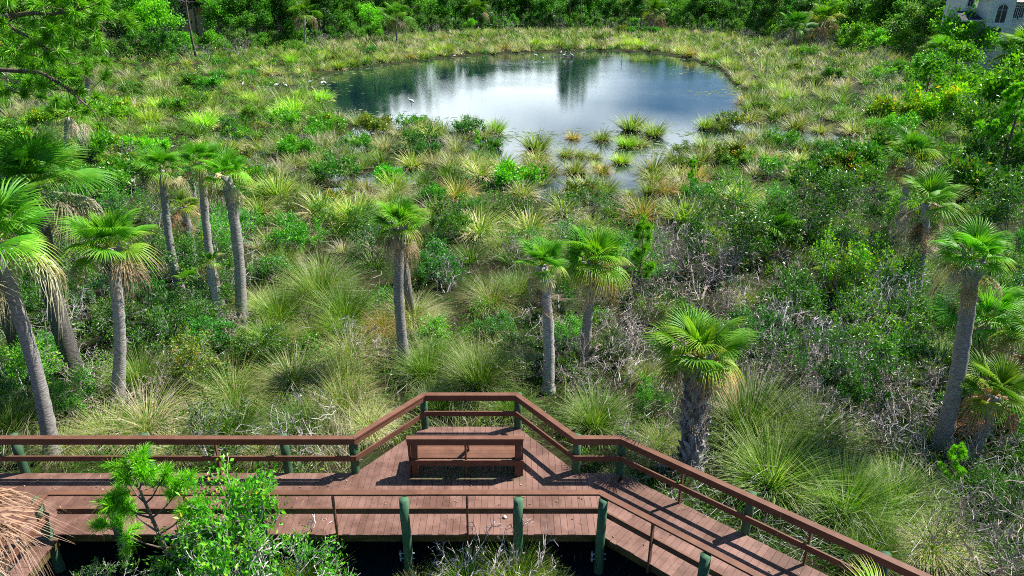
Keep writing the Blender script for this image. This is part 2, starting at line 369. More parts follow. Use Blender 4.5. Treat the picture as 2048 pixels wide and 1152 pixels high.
# ------------------------------------------------------------------ boardwalk
D = .9; PW = .14
bw = empty('boardwalk', (0, 11.15, 0)); OFF = np.array([0, 11.15, 0])
tag(bw, 'reddish brown timber boardwalk with green round posts, railings and a viewing bay', 'boardwalk')
FARY, FRONTY = 13.12, 11.12
BEND_F = np.array([1.83, FRONTY]); BEND_R = np.array([2.58, FARY])
DIR = np.array([4.67, -4.01]); DIR /= np.linalg.norm(DIR); NRM = np.array([-DIR[1], DIR[0]])     # NRM points to the far side
def place(o): o.location = (-OFF[0], -OFF[1], -OFF[2]); return o
def bwpart(g, name, mat, smooth=False): return place(g.build(name, mat, bw, smooth))
def prism(g, poly, z0, z1, t):
    """quad outline (4 points, ccw) extruded"""
    V = [(x, y, z0) for x, y in poly]+[(x, y, z1) for x, y in poly]
    g.add(V, [(3, 2, 1, 0), (4, 5, 6, 7), (0, 1, 5, 4), (1, 2, 6, 5), (2, 3, 7, 6), (3, 0, 4, 7)], t)
def yfar(x):
    if x <= -3.72: return FARY
    if x <= -2.3: return FARY+(x+3.72)/(1.42)*(15.0-FARY)
    if x <= .14: return 15.0
    if x <= 1.56: return 15.0-(x-.14)/1.42*(15.0-FARY)
    return FARY
g = G(); x = -16.0; bwid = .138; gap = .0065
while x < BEND_R[0]:
    xa, xb = x, x+bwid; x += bwid+gap
    ya0 = ya1 = FRONTY; fa, fb = yfar(xa), yfar(xb)
    cl = lambda q: FRONTY+max(0, (q-BEND_F[0])/(BEND_R[0]-BEND_F[0]))*(FARY-FRONTY)
    ya0, ya1 = cl(xa), cl(min(xb, BEND_R[0]))
    if xb > BEND_R[0]: xb = BEND_R[0]-.004; ya1 = FARY-.02; fb = FARY
    fa += rng.uniform(0, .012); fb = max(fb, ya1+.004)
    e = rng.uniform(-.012, .012) if xa < BEND_F[0] else 0
    prism(g, [(xa, ya0+e), (xb, ya1+e), (xb, fb), (xa, fa)], D-.035, D-rng.uniform(0, .003), rng.uniform(.15, .85))
bwpart(g, 'deck', M['deck'])
g = G(); s = .012; Lmax = 10.5
o0 = BEND_F; wd = 2.06
# far edge line passes BEND_R, near edge passes BEND_F
def farpt(a): return BEND_R+DIR*a
kf = (BEND_R-BEND_F)@DIR; kn = (BEND_R-BEND_F)@NRM
s = kf
while s < Lmax:
    sa, sb = s, s+bwid; s += bwid+gap
    na = kn*sa/kf if sa < 0 else 0; nb = kn*sb/kf if sb < 0 else 0      # beside the joint the boards are cut along it
    if kn-na < .04: continue
    P = lambda q, n: tuple(BEND_F+DIR*q+NRM*n); e = rng.uniform(-.012, .012) if sa >= 0 else .006
    prism(g, [P(sa, na+e), P(sb, nb+e), P(sb, kn), P(sa, kn)], D-.035, D-rng.uniform(0, .003), rng.uniform(.15, .85))
bwpart(g, 'deck', M['deck'])
g = G(); y = FRONTY-.03
while y > 4.5:
    prism(g, [(-11.4, y-bwid), (-9.5+rng.uniform(-.012, .012), y-bwid), (-9.5+rng.uniform(-.012, .012), y), (-11.4, y)], D-.035, D-rng.uniform(0, .003), rng.uniform(.15, .85)); y -= bwid+gap
bwpart(g, 'deck', M['deck'])
# rim boards and joists under the deck
zr = D-.035-.10
def rimline(pts):
    for a, b in zip(pts[:-1], pts[1:]):
        g = G(); beam(g, (*a, zr), (*b, zr), .045, .185, rng.uniform(.3, .7)); bwpart(g, 'rim_board', M['rim'])
Fp = lambda q, n=0: tuple(BEND_F+DIR*q+NRM*n)
rimline([(-9.45, FRONTY+.06), (-5.0, FRONTY+.06), (-.6, FRONTY+.06), (BEND_F[0]-.03, FRONTY+.06)]); rimline([Fp(.03, .06), Fp(4.5, .06), Fp(10.4, .06)])
rimline([(-16, FARY-.06), (-3.75, FARY-.06), (-2.33, 14.94), (.17, 14.94), (1.56, FARY-.06), (2.5, FARY-.06)]); rimline([Fp(kf+.05, kn-.06), Fp(10.4, kn-.06)]); rimline([(-9.56, 11.05), (-9.56, 4.6)])
g = G()
for yy in (11.75, 12.4): beam(g, (-16, yy, zr-.005), (1.9, yy, zr-.005), .045, .18)
for yy in (13.6, 14.3): beam(g, (-2.8, yy, zr-.005), (.7, yy, zr-.005), .045, .18)
for n in (.7, 1.35): beam(g, (*Fp(.5, n), zr-.005), (*Fp(10.3, n), zr-.005), .045, .18)
for xx in (-10.1, -10.9): beam(g, (xx, 11, zr-.005), (xx, 4.6, zr-.005), .045, .18)
bwpart(g, 'joist_frame', M['rim'])
# posts
RT = 1.07
def post(x, y, top, r=.105, zb=-.9, lean=0):
    g = G(); zs = np.linspace(zb, top, 7)
    P = [(x+lean*(z-D)+rng.normal(0, .004), y+rng.normal(0, .004), z) for z in zs]; R = [r*rng.uniform(.96, 1.05)*(1.05-.06*k/6) for k in range(7)]
    loft(g, P, R, 14, rng.uniform(.3, .7)); bwpart(g, 'post', M['post'], True)
fpost = [(-9.70, FRONTY-.08), (-8.2, FRONTY-.1), (-5.2, FRONTY-.1), (-2.2, FRONTY-.1), (.13, FRONTY-.1), (1.85, FRONTY-.12)]
for px, py in fpost: post(px, py, D+RT-.045, .098)
for q in (2.35, 4.7, 7.0, 9.3): post(*Fp(q, -.1), D+RT-.045, .098)
rpost = [(-14.6, FARY+.08), (-11.62, FARY+.08), (-8.6, FARY+.08), (-5.33, FARY+.08), (-3.72, FARY+.06), (-2.28, 14.98), (.16, 14.98), (1.52, FARY+.06), (2.56, FARY+.06)]
for px, py in rpost: post(px, py, D+RT-.045, .098)
for q in (kf+3.05, kf+5.6, kf+8.2): post(*Fp(q, kn+.08), D+RT-.045, .09)
for px, py in [(-7.2, 12.6), (-4.4, 12.6), (-2.6, 12.7), (-.3, 12.7), (1.3, 12.7)]: post(px, py, zr-.1, .12)
for q, n in ((2.4, 1.3), (5.2, 1.3), (7.6, 1.3)): post(*Fp(q, n), zr-.1, .12)
for py in (9.6, 7.4): post(-9.66, py, D+RT-.045, .098); post(-11.3, py, D+RT-.045, .098)
# cross beams bolted to the posts below the deck
g = G()
for px, py in fpost[1:]: beam(g, (px+.02, FRONTY-.02, zr-.24), (px+.02, FARY, zr-.24), .06, .2)
bwpart(g, 'cross_beam', M['rim'])
for px, py in fpost[2:]:
    for zz in (.5, .36):
        g = G(); beam(g, (px-.17, py-.02, zz), (px+.14, py-.02, zz), .018, .018); box(g, (px-.16, py-.02, zz), (.03, .07, .09)); bwpart(g, 'bolt', M['steel'])
# rails: flat cap with an apron board below it on the walkway side, mid rail, square balusters
def railing(pts, inner, posts_z=True, apron=.13, capw=.145, mid=.50):
    """pts: plan polyline; inner=+1 when the walkway lies left of the direction of travel"""
    pts = [np.array(p, float) for p in pts]; n = len(pts)
    def off(k, d):
        if k == 0: dr = pts[1]-pts[0]; nn = np.array([-dr[1], dr[0]]); nn /= np.linalg.norm(nn); return pts[k]+nn*d
        if k == n-1: dr = pts[-1]-pts[-2]; nn = np.array([-dr[1], dr[0]]); nn /= np.linalg.norm(nn); return pts[k]+nn*d
        a = pts[k]-pts[k-1]; b = pts[k+1]-pts[k]; a /= np.linalg.norm(a); b /= np.linalg.norm(b)
        na = np.array([-a[1], a[0]]); nb = np.array([-b[1], b[0]]); m = na+nb; m /= np.linalg.norm(m); return pts[k]+m*d/max(.3, m@na)
    def strip(name, d0, d1, z0, z1, cut=True):
        for k in range(n-1):
            g = G(); a0, a1, b0, b1 = off(k, d0), off(k, d1), off(k+1, d0), off(k+1, d1)
            dr = (pts[k+1]-pts[k])/np.linalg.norm(pts[k+1]-pts[k]); e = dr*.0015
            L = np.linalg.norm(pts[k+1]-pts[k]); m = max(1, round(L/4.2)); dz = 0
            for j in range(m):
                f0, f1 = j/m, (j+1)/m
                A0 = a0+(b0-a0)*f0+e; A1 = a1+(b1-a1)*f0+e; B0 = a0+(b0-a0)*f1-e; B1 = a1+(b1-a1)*f1-e
                dz = rng.uniform(-.004, .004)
                poly = [A0, B0, B1, A1] if d1 > d0 else [A1, B1, B0, A0]
                prism(g, [tuple(p) for p in poly], z0+dz, z1+dz, rng.uniform(.3, .7))
            bwpart(g, name, M['rail'])
    i = inner
    strip('cap_rail', -capw*.5, capw*.5, D+RT-.042, D+RT)
    if apron: strip('apron_rail', i*(capw*.5-.012-.038), i*(capw*.5-.012), D+RT-.042-apron, D+RT-.0445)
    strip('mid_rail', i*.02, i*.058, D+mid-.07, D+mid+.07)
far = [(-16, FARY-.06), (-3.66, FARY-.06), (-2.25, 14.9), (.12, 14.9), (1.48, FARY-.06), (2.53, FARY-.06), Fp(10.4, kn-.05)]
railing(far, -1)
railing([(-9.50, FRONTY+.06), (1.80, FRONTY+.06), Fp(10.4, .05)], 1, apron=0, mid=.55)
railing([(-9.56, FRONTY-.03), (-9.56, 4.6)], -1, apron=0, mid=.55)
def baluster(x, y, rz=0):
    g = G(); box(g, (x, y, D+(RT-.045)/2-.12), (.038, .085, RT-.045+.24), rz, rng.uniform(.3, .7)); bwpart(g, 'baluster', M['rail'])
for xx in (-6.9, -13.2): baluster(xx, FARY-.015)
for xx in (-6.72, -3.68, -.93): baluster(xx, FRONTY+.01)
ang = math.atan2(DIR[1], DIR[0])
for q in (1.2, 3.55, 5.9, 8.2): baluster(*Fp(q, .01), ang)
for q in (kf+1.55, kf+4.3, kf+6.9): baluster(*Fp(q, kn-.01), ang)
# ------------------------------------------------------------------ bench
bx0, bx1, by = -2.44, .27, 13.0
bench = empty('bench', ((bx0+bx1)/2, by+.3, D)); BO = np.array(bench.location)
tag(bench, 'long brown timber bench facing the pond, its back to the walkway', 'bench')
def bpart(g, name): o = g.build(name, M['rail'], bench); o.location = tuple(-BO); return o
g = G(); box(g, ((bx0+bx1)/2, by+.06, D+1.045), (bx1-bx0, .145, .042), 0, .6); bpart(g, 'top_rail')
g = G(); box(g, ((bx0+bx1)/2, by+.012, D+.955), (bx1-bx0-.02, .038, .135), 0, .35); bpart(g, 'backrest')
g = G(); box(g, ((bx0+bx1)/2+.03, by-.022, D+.41), (bx1-bx0-.06, .038, .14), 0, .45); bpart(g, 'lower_rail')
for xx in (bx0+.17, bx1-.13):
    g = G(); box(g, (xx, by+.06, D+.50), (.15, .12, 1.0), 0, .3); bpart(g, 'leg')
    g = G(); box(g, (xx+(-.12 if xx < -1 else .10), by+.33, D+.215), (.04, .62, .43), 0, .3); box(g, (xx+(-.12 if xx < -1 else .10), by+.085, D+.745), (.04, .19, .54), 0, .3); bpart(g, 'side_panel')
g = G(); box(g, (-1.08, by+.06, D+.5), (.045, .1, 1.0), 0, .3); beam(g, (-1.03, by+.10, D+.86), (-1.03, by+.40, D+.50), .04, .1, .3); bpart(g, 'leg')
g = G(); box(g, ((bx0+bx1)/2, by+.66, D+.365), (bx1-bx0-.12, .038, .13), 0, .3); bpart(g, 'seat_apron')
g = G()
for k in range(4): box(g, ((bx0+bx1)/2, by+.155+k*.147, D+.455), (bx1-bx0-.04, .14, .038), 0, rng.uniform(.3, .7))
bpart(g, 'seat')
n = 420; q = rng.uniform(0, 1, n); X = np.where(q < .7, rng.uniform(-14, 2.3, n), 0); Yl = FRONTY+.1+rng.uniform(0, 1, n)**.6*1.85; s_ = rng.uniform(0, 9, n); nn_ = rng.uniform(.1, 1.9, n)
X = np.where(q < .7, X, BEND_F[0]+DIR[0]*s_+NRM[0]*nn_); Yl = np.where(q < .7, Yl, BEND_F[1]+DIR[1]*s_+NRM[1]*nn_); dd_ = rng.normal(0, 1, (n, 3)); dd_[:, 2] *= .1
V, Q, T = leaves(np.stack([X, Yl, np.full(n, D+.012)], 1), dd_, rng.uniform(.03, .10, n), .35, rng.uniform(0, 1, n), 3); M['litter'] = plant_mat('dry_leaf', [(0, (.12, .07, .04)), (.6, (.3, .2, .11)), (1, (.45, .38, .27))], .1, .7, .2)
tag(link('fallen_leaves', mk('fallen_leaves', V, Q, M['litter'], T)), 'dry leaves and needles scattered on the deck boards', None, None, 'stuff')
# bird dropping specks and a fallen oyster shell on the walk
g = G(); loft(g, [(-.15, 11.62, D+.001), (-.15, 11.62, D+.02), (-.13, 11.63, D+.035)], [.035, .05, .02], 8); tag(g.build('white_shell', M['white'], None, True), 'small white shell lying on the deck boards behind the front railing', 'shell')
# ------------------------------------------------------------------ plant makers (shared meshes)
def tussock_mesh(nb, H, bw_, dead=.3, spread=1.0, base=.3, green=0.0):
    r = np.sqrt(rng.uniform(0, 1, nb)); a = rng.uniform(0, 2*PI, nb)
    B = np.stack([r*np.cos(a)*base, r*np.sin(a)*base, np.full(nb, -.05)], 1)
    az = np.arctan2(np.sin(a)*(.35+r)-.12+rng.normal(0, .35, nb), np.cos(a)*(.35+r)+.2+rng.normal(0, .35, nb)); tint = np.clip(rng.normal(.33+green, .16, nb), .05, .75)
    lean = np.abs(rng.normal(.08, .1, nb))+r*.75*spread; curl = rng.uniform(.2, 1.1, nb)*(.5+.6*r)*spread; L = H*rng.uniform(.65, 1.3, nb)
    k = rng.uniform(0, 1, nb) < dead        # dead thatch hanging round the foot
    tint[k] = rng.uniform(.68, 1, k.sum()); lean[k] += rng.uniform(.1, .5, k.sum()); curl[k] += rng.uniform(.3, 1.0, k.sum()); L[k] *= .9
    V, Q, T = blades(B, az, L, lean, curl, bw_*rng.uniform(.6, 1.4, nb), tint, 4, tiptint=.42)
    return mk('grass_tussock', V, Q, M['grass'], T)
def grow(P, D, L, R, depth, segs, tips, nch=3, spread=.6, up=.15, shrink=.68, wig=.18, sub=2, minr=.003):
    """recursive branch skeleton"""
    d = np.array(D, float); p = np.array(P, float); r = R
    for k in range(sub):
        d = d+rng.normal(0, wig, 3)+np.array([0, 0, up*.5]); d /= np.linalg.norm(d)
        q = p+d*L/sub; r2 = max(minr, r*.82); segs.append((p, q, r, r2)); p = q; r = r2
        if depth > 0 and k < sub-1 and rng.uniform() < .75:
            e = d+rng.normal(0, spread, 3); e /= np.linalg.norm(e)
            grow(p, e, L*shrink, r*.6, depth-1, segs, tips, nch, spread, up, shrink, wig, sub, minr)
    if depth == 0: tips.append((p, d)); return
    for _ in range(nch):
        e = d+rng.normal(0, spread, 3)+np.array([0, 0, up]); e /= np.linalg.norm(e)
        grow(p, e, L*shrink*rng.uniform(.75, 1.2), r*.68, depth-1, segs, tips, nch, spread, up, shrink, wig, sub, minr)
def seg_mesh(name, segs, mat, sides=4, tint=None):
    P0 = np.array([s[0] for s in segs]); P1 = np.array([s[1] for s in segs]); R0 = np.array([s[2] for s in segs]); R1 = np.array([s[3] for s in segs])
    V, Q = tubes(P0, P1, R0, R1, sides); T = np.repeat(rng.uniform(.2, .9, len(segs)) if tint is None else np.full(len(segs), tint), 2*sides)
    return mk(name, V, Q, mat, T)
def leaf_cloud(name, tips, per, size, aspect, mat, rad, mean=.5, sd=.2, back=.25, tri=None):
    P = np.array([t_[0] for t_ in tips]); D = np.array([t_[1] for t_ in tips]); n = len(P)
    ct = np.clip(rng.normal(mean, sd*.7, n), 0, 1)          # each twig has its own age of leaf
    P = np.repeat(P, per, 0); D = np.repeat(D, per, 0); m = len(P)
    P = P-D*rng.uniform(0, back, m)[:, None]+rng.normal(0, rad, (m, 3))
    d = unit(D*.7+rng.normal(0, .7, (m, 3))+np.array([0, 0, .15]))
    t_ = np.clip(np.repeat(ct, per)+rng.normal(0, sd*.6, m), 0, 1)
    V, Q, T = leaves(P, d, size*rng.uniform(.6, 1.3, m), aspect, t_)
    return mk(name, V, Q, mat, T)
def shrub_proto(h, nstem=6, depth=3, nch=3, per=12, ls=.075, wide=.6, rad=.05, mean=.5, leafy=1.0, r0=.022, asp=.45):
    segs, tips = [], []
    for k in range(nstem):
        a = 2*PI*k/nstem+rng.uniform(-.5, .5); d = np.array([math.cos(a)*wide, math.sin(a)*wide, rng.uniform(.6, 1.1)]); d /= np.linalg.norm(d)
        grow((math.cos(a)*.1, math.sin(a)*.1, -.05), d, h*.36*rng.uniform(.8, 1.2), r0, depth, segs, tips, nch, .55, .12, .68)
    if leafy < 1:
        pick = rng.uniform(0, 1, len(tips)) < leafy; lt = [t_ for t_, k in zip(tips, pick) if k]
    else: lt = tips
    return seg_mesh('stems', segs, M['twig'], 3), (leaf_cloud('foliage', lt, per, ls, asp, M['leaf'], rad, mean) if lt else None)
def bare_proto(h, nstem=6, depth=4, wide=.9, r0=.028, up=.05):
    segs, tips = [], []
    for k in range(nstem):
        a = rng.uniform(0, 2*PI); d = np.array([math.cos(a)*wide, math.sin(a)*wide, rng.uniform(.4, 1.0)]); d /= np.linalg.norm(d)
        grow((math.cos(a)*.12, math.sin(a)*.12, -.05), d, h*.36*rng.uniform(.7, 1.3), r0, depth, segs, tips, 2, .62, up, .7, .26, 2, .0065)
    return seg_mesh('bare_shrub', segs, M['twig'], 3)
def tree_proto(h, trunk_h, limbs, depth, per, ls, crown_r, mean=.45, rad=.35, wide=1.0, r0=.2, fork=False):
    segs, tips = [], []; p = np.array([0., 0, -.2]); zs = np.linspace(-.2, h*.72, 7); P = [np.array([rng.normal(0, .12)*(z > .5), rng.normal(0, .12)*(z > .5), z]) for z in zs]
    g = G(); loft(g, P, np.linspace(r0, r0*.35, 7)*np.array([1.35, 1, 1, 1, 1, 1, 1]), 8, .5)
    for k in range(limbs):
        f = trunk_h/h+(.72-trunk_h/h)*(k+.5)/limbs; z = h*f; a = k*2.4+rng.uniform(-.4, .4)
        b = np.array([np.interp(z, zs, [q[0] for q in P]), np.interp(z, zs, [q[1] for q in P]), z])
        d = np.array([math.cos(a)*wide, math.sin(a)*wide, rng.uniform(.15, .7)+.5*k/limbs]); d /= np.linalg.norm(d)
        grow(b, d, crown_r*.5*(1.05-.45*k/limbs)*rng.uniform(.8, 1.2), r0*.35, depth, segs, tips, 3, .5, .1, .66)
    s = np.array([(q[0], q[1]) for q in [(x_[0], x_[1]) for x_ in segs]])
    P0 = np.array([q[0] for q in segs]); P1 = np.array([q[1] for q in segs]); V, Q = tubes(P0, P1, np.array([q[2] for q in segs]), np.array([q[3] for q in segs]), 4); g.add(V, Q, .5)
    return g.mesh('trunk', M['bark'], True), leaf_cloud('crown', tips, per, ls, .55, M['crown'], rad, mean, .22, .5)
def tuft(P, D, n, L, w, fan=.75, tint=.5):
    """needle tufts: n needles at every P, fanning round D"""
    P = np.repeat(np.asarray(P, float), n, 0); D = np.repeat(unit(np.asarray(D, float)), n, 0); m = len(P)
    d = unit(D*1.0+rng.normal(0, fan, (m, 3))); L = L*rng.uniform(.7, 1.15, m)
    s = unit(np.cross(d, rng.normal(0, 1, (m, 3)))); sag = np.array([0, 0, -1.])*(L*.12)[:, None]
    tt = np.clip(tint+rng.normal(0, .2, m), 0, 1); V = np.stack([P-s*w/2, P+s*w/2, P+d*L[:, None]*.6+s*w/2, P+d*L[:, None]*.6-s*w/2, P+d*L[:, None]+sag+s*w*.15, P+d*L[:, None]+sag-s*w*.15], 1)
    b = (np.arange(m)*6)[:, None, None]; q = np.array([[0, 1, 2, 3], [3, 2, 4, 5]])
    return V.reshape(-1, 3), (b+q[None]).reshape(-1, 4), np.repeat(tt, 6)
def pine_proto(h, first, whorls, bl, nn, nl, nw, tint=.4, r0=.16, tuftsper=7, cone=1.0):
    zs = np.linspace(-.2, h, 8); P = [np.array([rng.normal(0, .05*h/8), rng.normal(0, .05*h/8), z]) for z in zs]; g = G()
    loft(g, P, np.linspace(r0, r0*.2, 8), 7, .5); TP, TD = [P[-1]], [np.array([0, 0, 1.])]; segs = []
    for k in range(whorls):
        z = first+(h-first)*k/whorls; f = k/whorls
        for j in range(rng.integers(3, 6)):
            a = rng.uniform(0, 2*PI); L = bl*(1-cone*f*.8)*rng.uniform(.6, 1.2); d = np.array([math.cos(a), math.sin(a), rng.uniform(.05, .5)]); p = np.array([0, 0, z]); 
            for s in range(3):
                d = unit(d+rng.normal(0, .15, 3)+np.array([0, 0, .12])); q = p+d*L/3; segs.append((p, q, r0*.22*(1-.25*s), r0*.22*(.75-.25*s))); p = q
                if s: 
                    for _ in range(max(1, tuftsper//3)):
                        e = unit(d+rng.normal(0, .6, 3)+np.array([0, 0, .2])); r_ = p+e*L*.18*rng.uniform(.5, 1.4); segs.append((p, r_, r0*.08, r0*.05)); TP.append(r_); TD.append(e+np.array([0, 0, .3]))
            TP.append(p); TD.append(d)
    V, Q = tubes([s[0] for s in segs], [s[1] for s in segs], [s[2] for s in segs], [s[3] for s in segs], 4); g.add(V, Q, .5)
    tr = g.mesh('trunk', M['pinebark'], True); V, Q, T = tuft(TP, TD, nn, nl, nw, .8, tint); return tr, mk('crown', V, Q, M['needle'], T)
def frond_mesh(pet=.75, L=.95, nseg=38, half=2.2, arch=.5, droop=.55, mat='frond', tint=.25, tipt=.55, w=.05, crumple=0.0, name='frond'):
    """costapalmate fan leaf: stalk along +x, segments fanning out and drooping at the tips"""
    g = G(); n = 6; pts = []; th = 0.0; p = np.array([0., 0, 0])
    for k in range(n+1):
        pts.append(p.copy()); th = -arch*.5*(k/n)**2; p = p+np.array([math.cos(th), 0, math.sin(th)])*pet/n
    loft(g, pts, np.linspace(.028, .012, n+1), 5, min(1, tint+.3), False)
    a = np.linspace(-half, half, nseg)+rng.normal(0, .02, nseg); hub = pts[-1]; S_ = 6
    ln = L*(1-.30*np.abs(a/half)**2)*rng.uniform(.92, 1.06, nseg); V = np.zeros((nseg, S_+1, 2, 3)); T = np.zeros((nseg, S_+1, 2))
    fold = np.where(np.arange(nseg) % 2 == 0, 1, -1)*.018
    for i in range(S_+1):
        f = i/S_; r = ln*f
        x = np.cos(a)*r; y = np.sin(a)*r; cost = np.clip(x, 0, None)
        z = -arch*.55*cost**2/L-droop*ln*np.clip(f-.45, 0, 1)**2*1.7*(1+crumple*rng.uniform(0, 1.5, nseg))+.20*np.abs(y)*(1-f*.6)*np.exp(-2*np.abs(y))+fold
        c = np.stack([x*(1-.12*np.clip(f-.5, 0, 1)), y*(1-.3*crumple*f), z], 1)+hub+(rng.normal(0, .02, (nseg, 3))*crumple*f*3)
        ww = w*np.interp(f, [0, .2, .5, .8, 1], [.25, .7, 1, .5, .06])*(1-.35*crumple); tv = np.stack([-np.sin(a), np.cos(a), np.full(nseg, .55*np.sign(fold[0]))*np.where(np.arange(nseg) % 2 == 0, 1, -1)], 1); tv = unit(tv)
        V[:, i, 0] = c-tv*ww/2; V[:, i, 1] = c+tv*ww/2
        T[:, i] = np.clip(tint+rng.normal(0, .06, nseg)+np.clip(f-.62, 0, 1)*tipt*rng.uniform(.2, 1.6, nseg), 0, 1)[:, None]
    b = (np.arange(nseg)*(S_+1)*2)[:, None, None]; q = np.array([[2*i, 2*i+1, 2*i+3, 2*i+2] for i in range(S_)])
    g.add(V.reshape(-1, 3), (b+q[None]).reshape(-1, 4), T.ravel())
    return g.mesh(name, M[mat])
FR = [frond_mesh(rng.uniform(.55, .85), rng.uniform(.9, 1.05), int(rng.integers(50, 60)), rng.uniform(1.7, 2.2), ar, dr, tint=ti, tipt=tt, w=.041) for ar, dr, ti, tt in [(.2, .25, .28, .5), (.3, .4, .38, .55), (.4, .5, .32, .7), (.6, .6, .44, .8)]]
FSP = [frond_mesh(.45, .95, 26, .7, .08, .06, tint=.46, tipt=.4, w=.06), frond_mesh(.5, .95, 34, 1.2, .1, .1, tint=.42, tipt=.5, w=.06)]
FYE = [frond_mesh(.7, .95, 44, 2.2, .9, .8, tint=.52, tipt=.9), frond_mesh(.7, .9, 40, 2.0, 1.1, .9, tint=.6, tipt=1.1)]
FDE = [frond_mesh(.7, .9, 40, 1.7, .9, .9, 'dead', .6, .4, .045, .5, 'dead_frond'), frond_mesh(.8, .85, 34, 1.3, 1.2, 1.2, 'dead', .4, .5, .045, .8, 'dead_frond'), frond_mesh(.7, .8, 30, 1.0, 1.2, 1.7, 'dead', .8, .3, .05, 1.0, 'dead_frond')]
FLOW = []   # light copies for the far palms
def palm(base, top, R, tr, n, label, ndead=5, yellow=3, group=None, boots=0.0, skirt=0, bare=True, tilt=(0, 0), upward=False, dark=False, col=(1, 1, 1), lowest=-.05, seed=0, name='palm_tree', deadel=(-.9, .0)):
    rs = random.Random(seed*13+5); base = np.array(base, float); top = np.array(top, float); o = empty(name, base); tag(o, label, 'palm tree', group)
    v = top-base; col = tuple(a_*rs.uniform(.82, 1.2) for a_ in col); H = np.linalg.norm(v); g = G(); nz = 26; P = []; Rr = []
    for k in range(nz+1):
        f = k/nz; bow = math.sin(f*PI)*H*.025*(1 if seed % 2 else -1)
        P.append(v*f+np.array([bow+rs.gauss(0, .006), bow*.3, -.3*(k == 0)])); Rr.append(tr*(1.18-.2*min(1, f*3)-.08*f)*(1+(.05 if k % 2 else -.03))*rs.uniform(.96, 1.04)*(1.3 if k == 0 else 1.12 if k == 1 else 1))
    loft(g, P, Rr, 12, 0.0 if dark else .35+.4*rs.random()); g.build('trunk', M['palmbark'], o, True)
    if boots > 0:      # old leaf bases criss-crossing the upper trunk
        g = G(); L0 = H*(1-boots)
        m = int(boots*H*30)
        for k in range(m):
            f = (L0+(H-L0)*(k+.5)/m)/H; a = k*2.399; c = v*f; d = np.array([math.cos(a), math.sin(a), 0]); s_ = np.array([-d[1], d[0], 0]); sk = s_*(.35 if k % 2 else -.35)
            p0 = c+d*tr*.85-sk*tr*.4+np.array([0, 0, -.10]); p1 = c+d*tr*1.12+sk*tr*.3+np.array([0, 0, .08]); p2 = c+d*tr*1.55+sk*tr*.9+np.array([0, 0, .22])
            loft(g, [p0, p1, p2], [tr*.34, tr*.26, tr*.12], 5, rs.uniform(.1, .9), True)
        g.build('leaf_base', M['boot'], o)
    def put(me, az_, el_, sc, roll, nm, colr=col, dz=0.0):
        c = link(nm, me, o); c.location = tuple(v*(1+dz)); c.rotation_euler = Euler((roll, -el_, az_), 'XYZ'); c.scale = (sc, sc, sc); c.color = (*colr, 1)
    sc = R/1.55
    for k in range(n):
        f = (k+.5)/n; az_ = k*2.399963+rs.uniform(-.3, .3)+seed; el_ = (1.4-f**1.15*(1.4-lowest))+rs.uniform(-.12, .12)
        if upward: el_ = max(el_, .35)
        me = FSP[k % 2] if f < .18 else FR[rs.randrange(4)] if k < n-yellow else FYE[rs.randrange(2)]
        put(me, az_, el_, sc*rs.uniform(.85, 1.1), rs.uniform(-.45, .45), 'frond', col)
    for k in range(ndead):
        put(FDE[rs.randrange(3)], k*2.4+rs.uniform(-.6, .6)+seed*1.7, rs.uniform(*deadel), sc*rs.uniform(.9, 1.2), rs.uniform(-.5, .5), 'dead_frond', dz=-.04*rs.random())
    for k in range(skirt):
        put(FDE[rs.randrange(1, 3)], k*2.4+seed, rs.uniform(-1.5, -1.15), sc*rs.uniform(.7, .95), rs.uniform(-.4, .4), 'dead_frond', (.75, .72, .7), dz=-.05-.22*rs.random()*k/skirt)
    return o
def plant2(name, kids, loc, rz, sc, label, cat, group=None, col=(1, 1, 1)):
    o = empty(name, loc, rz); o.scale = sc if hasattr(sc, '__len__') else (sc, sc, sc); tag(o, label, cat, group)
    for nm, me in kids:
        if me is None: continue
        c = link(nm, me, o)
        if nm in ('foliage', 'crown'): c.color = (*col, 1)
    return o
# ------------------------------------------------------------------ labels of the many plants
LM = [(930, 915, 'the bench'), (940, 770, 'the viewing bay'), (640, 850, 'the straight walkway'), (1240, 335, 'the pond inlet'), (1150, 95, "the pond's far bank"), (850, 120, "the pond's far bank"), (1400, 115, "the pond's far bank"),
      (690, 150, "the pond's west end"), (1490, 200, "the pond's east end"), (900, 275, "the pond's near shore"), (805, 560, 'the lichen-spotted palm'), (1140, 590, 'the pair of palms'),
      (1385, 780, 'the booted palm'), (420, 400, 'the thin palm cluster'), (225, 600, 'the palm with straw skirt'), (90, 330, 'the broad glossy palm'), (1540, 440, 'the half-buried palm'),
      (1850, 400, 'the ragged lone palm'), (1940, 550, 'the tall grey palm'), (2010, 60, 'the arched house'), (1740, 40, 'the red-leaved tree'), (1600, 1030, 'the sloping railing'), (1230, 900, 'the railing bend'),
      (270, 1000, 'the walkway pine sapling'), (790, 360, 'the small pool'), (80, 740, 'the leaning pale palm'), (1690, 520, 'the sunken palm'), (380, 60, 'the yellow house'), (800, 50, 'the slim far palm'), (1990, 290, 'the bright pine'), (1560, 265, 'the dark pool'), (500, 305, 'the dark ditch'), (1840, 180, 'the umbrella-shaped sapling'), (1980, 780, 'the low bushy palm'), (1890, 940, 'the pine seedling'), (560, 45, 'the thin bank palm')]
ITEMS = []
ORD = 'first second third fourth fifth sixth seventh eighth ninth tenth eleventh twelfth thirteenth fourteenth fifteenth sixteenth seventeenth eighteenth nineteenth twentieth'.split()
def reg(o, desc, cat, group):
    tag(o, None, cat, group); u, v, dep = proj(np.array(o.location)+np.array([0, 0, .5])); ITEMS.append((o, desc, u, v)); return o
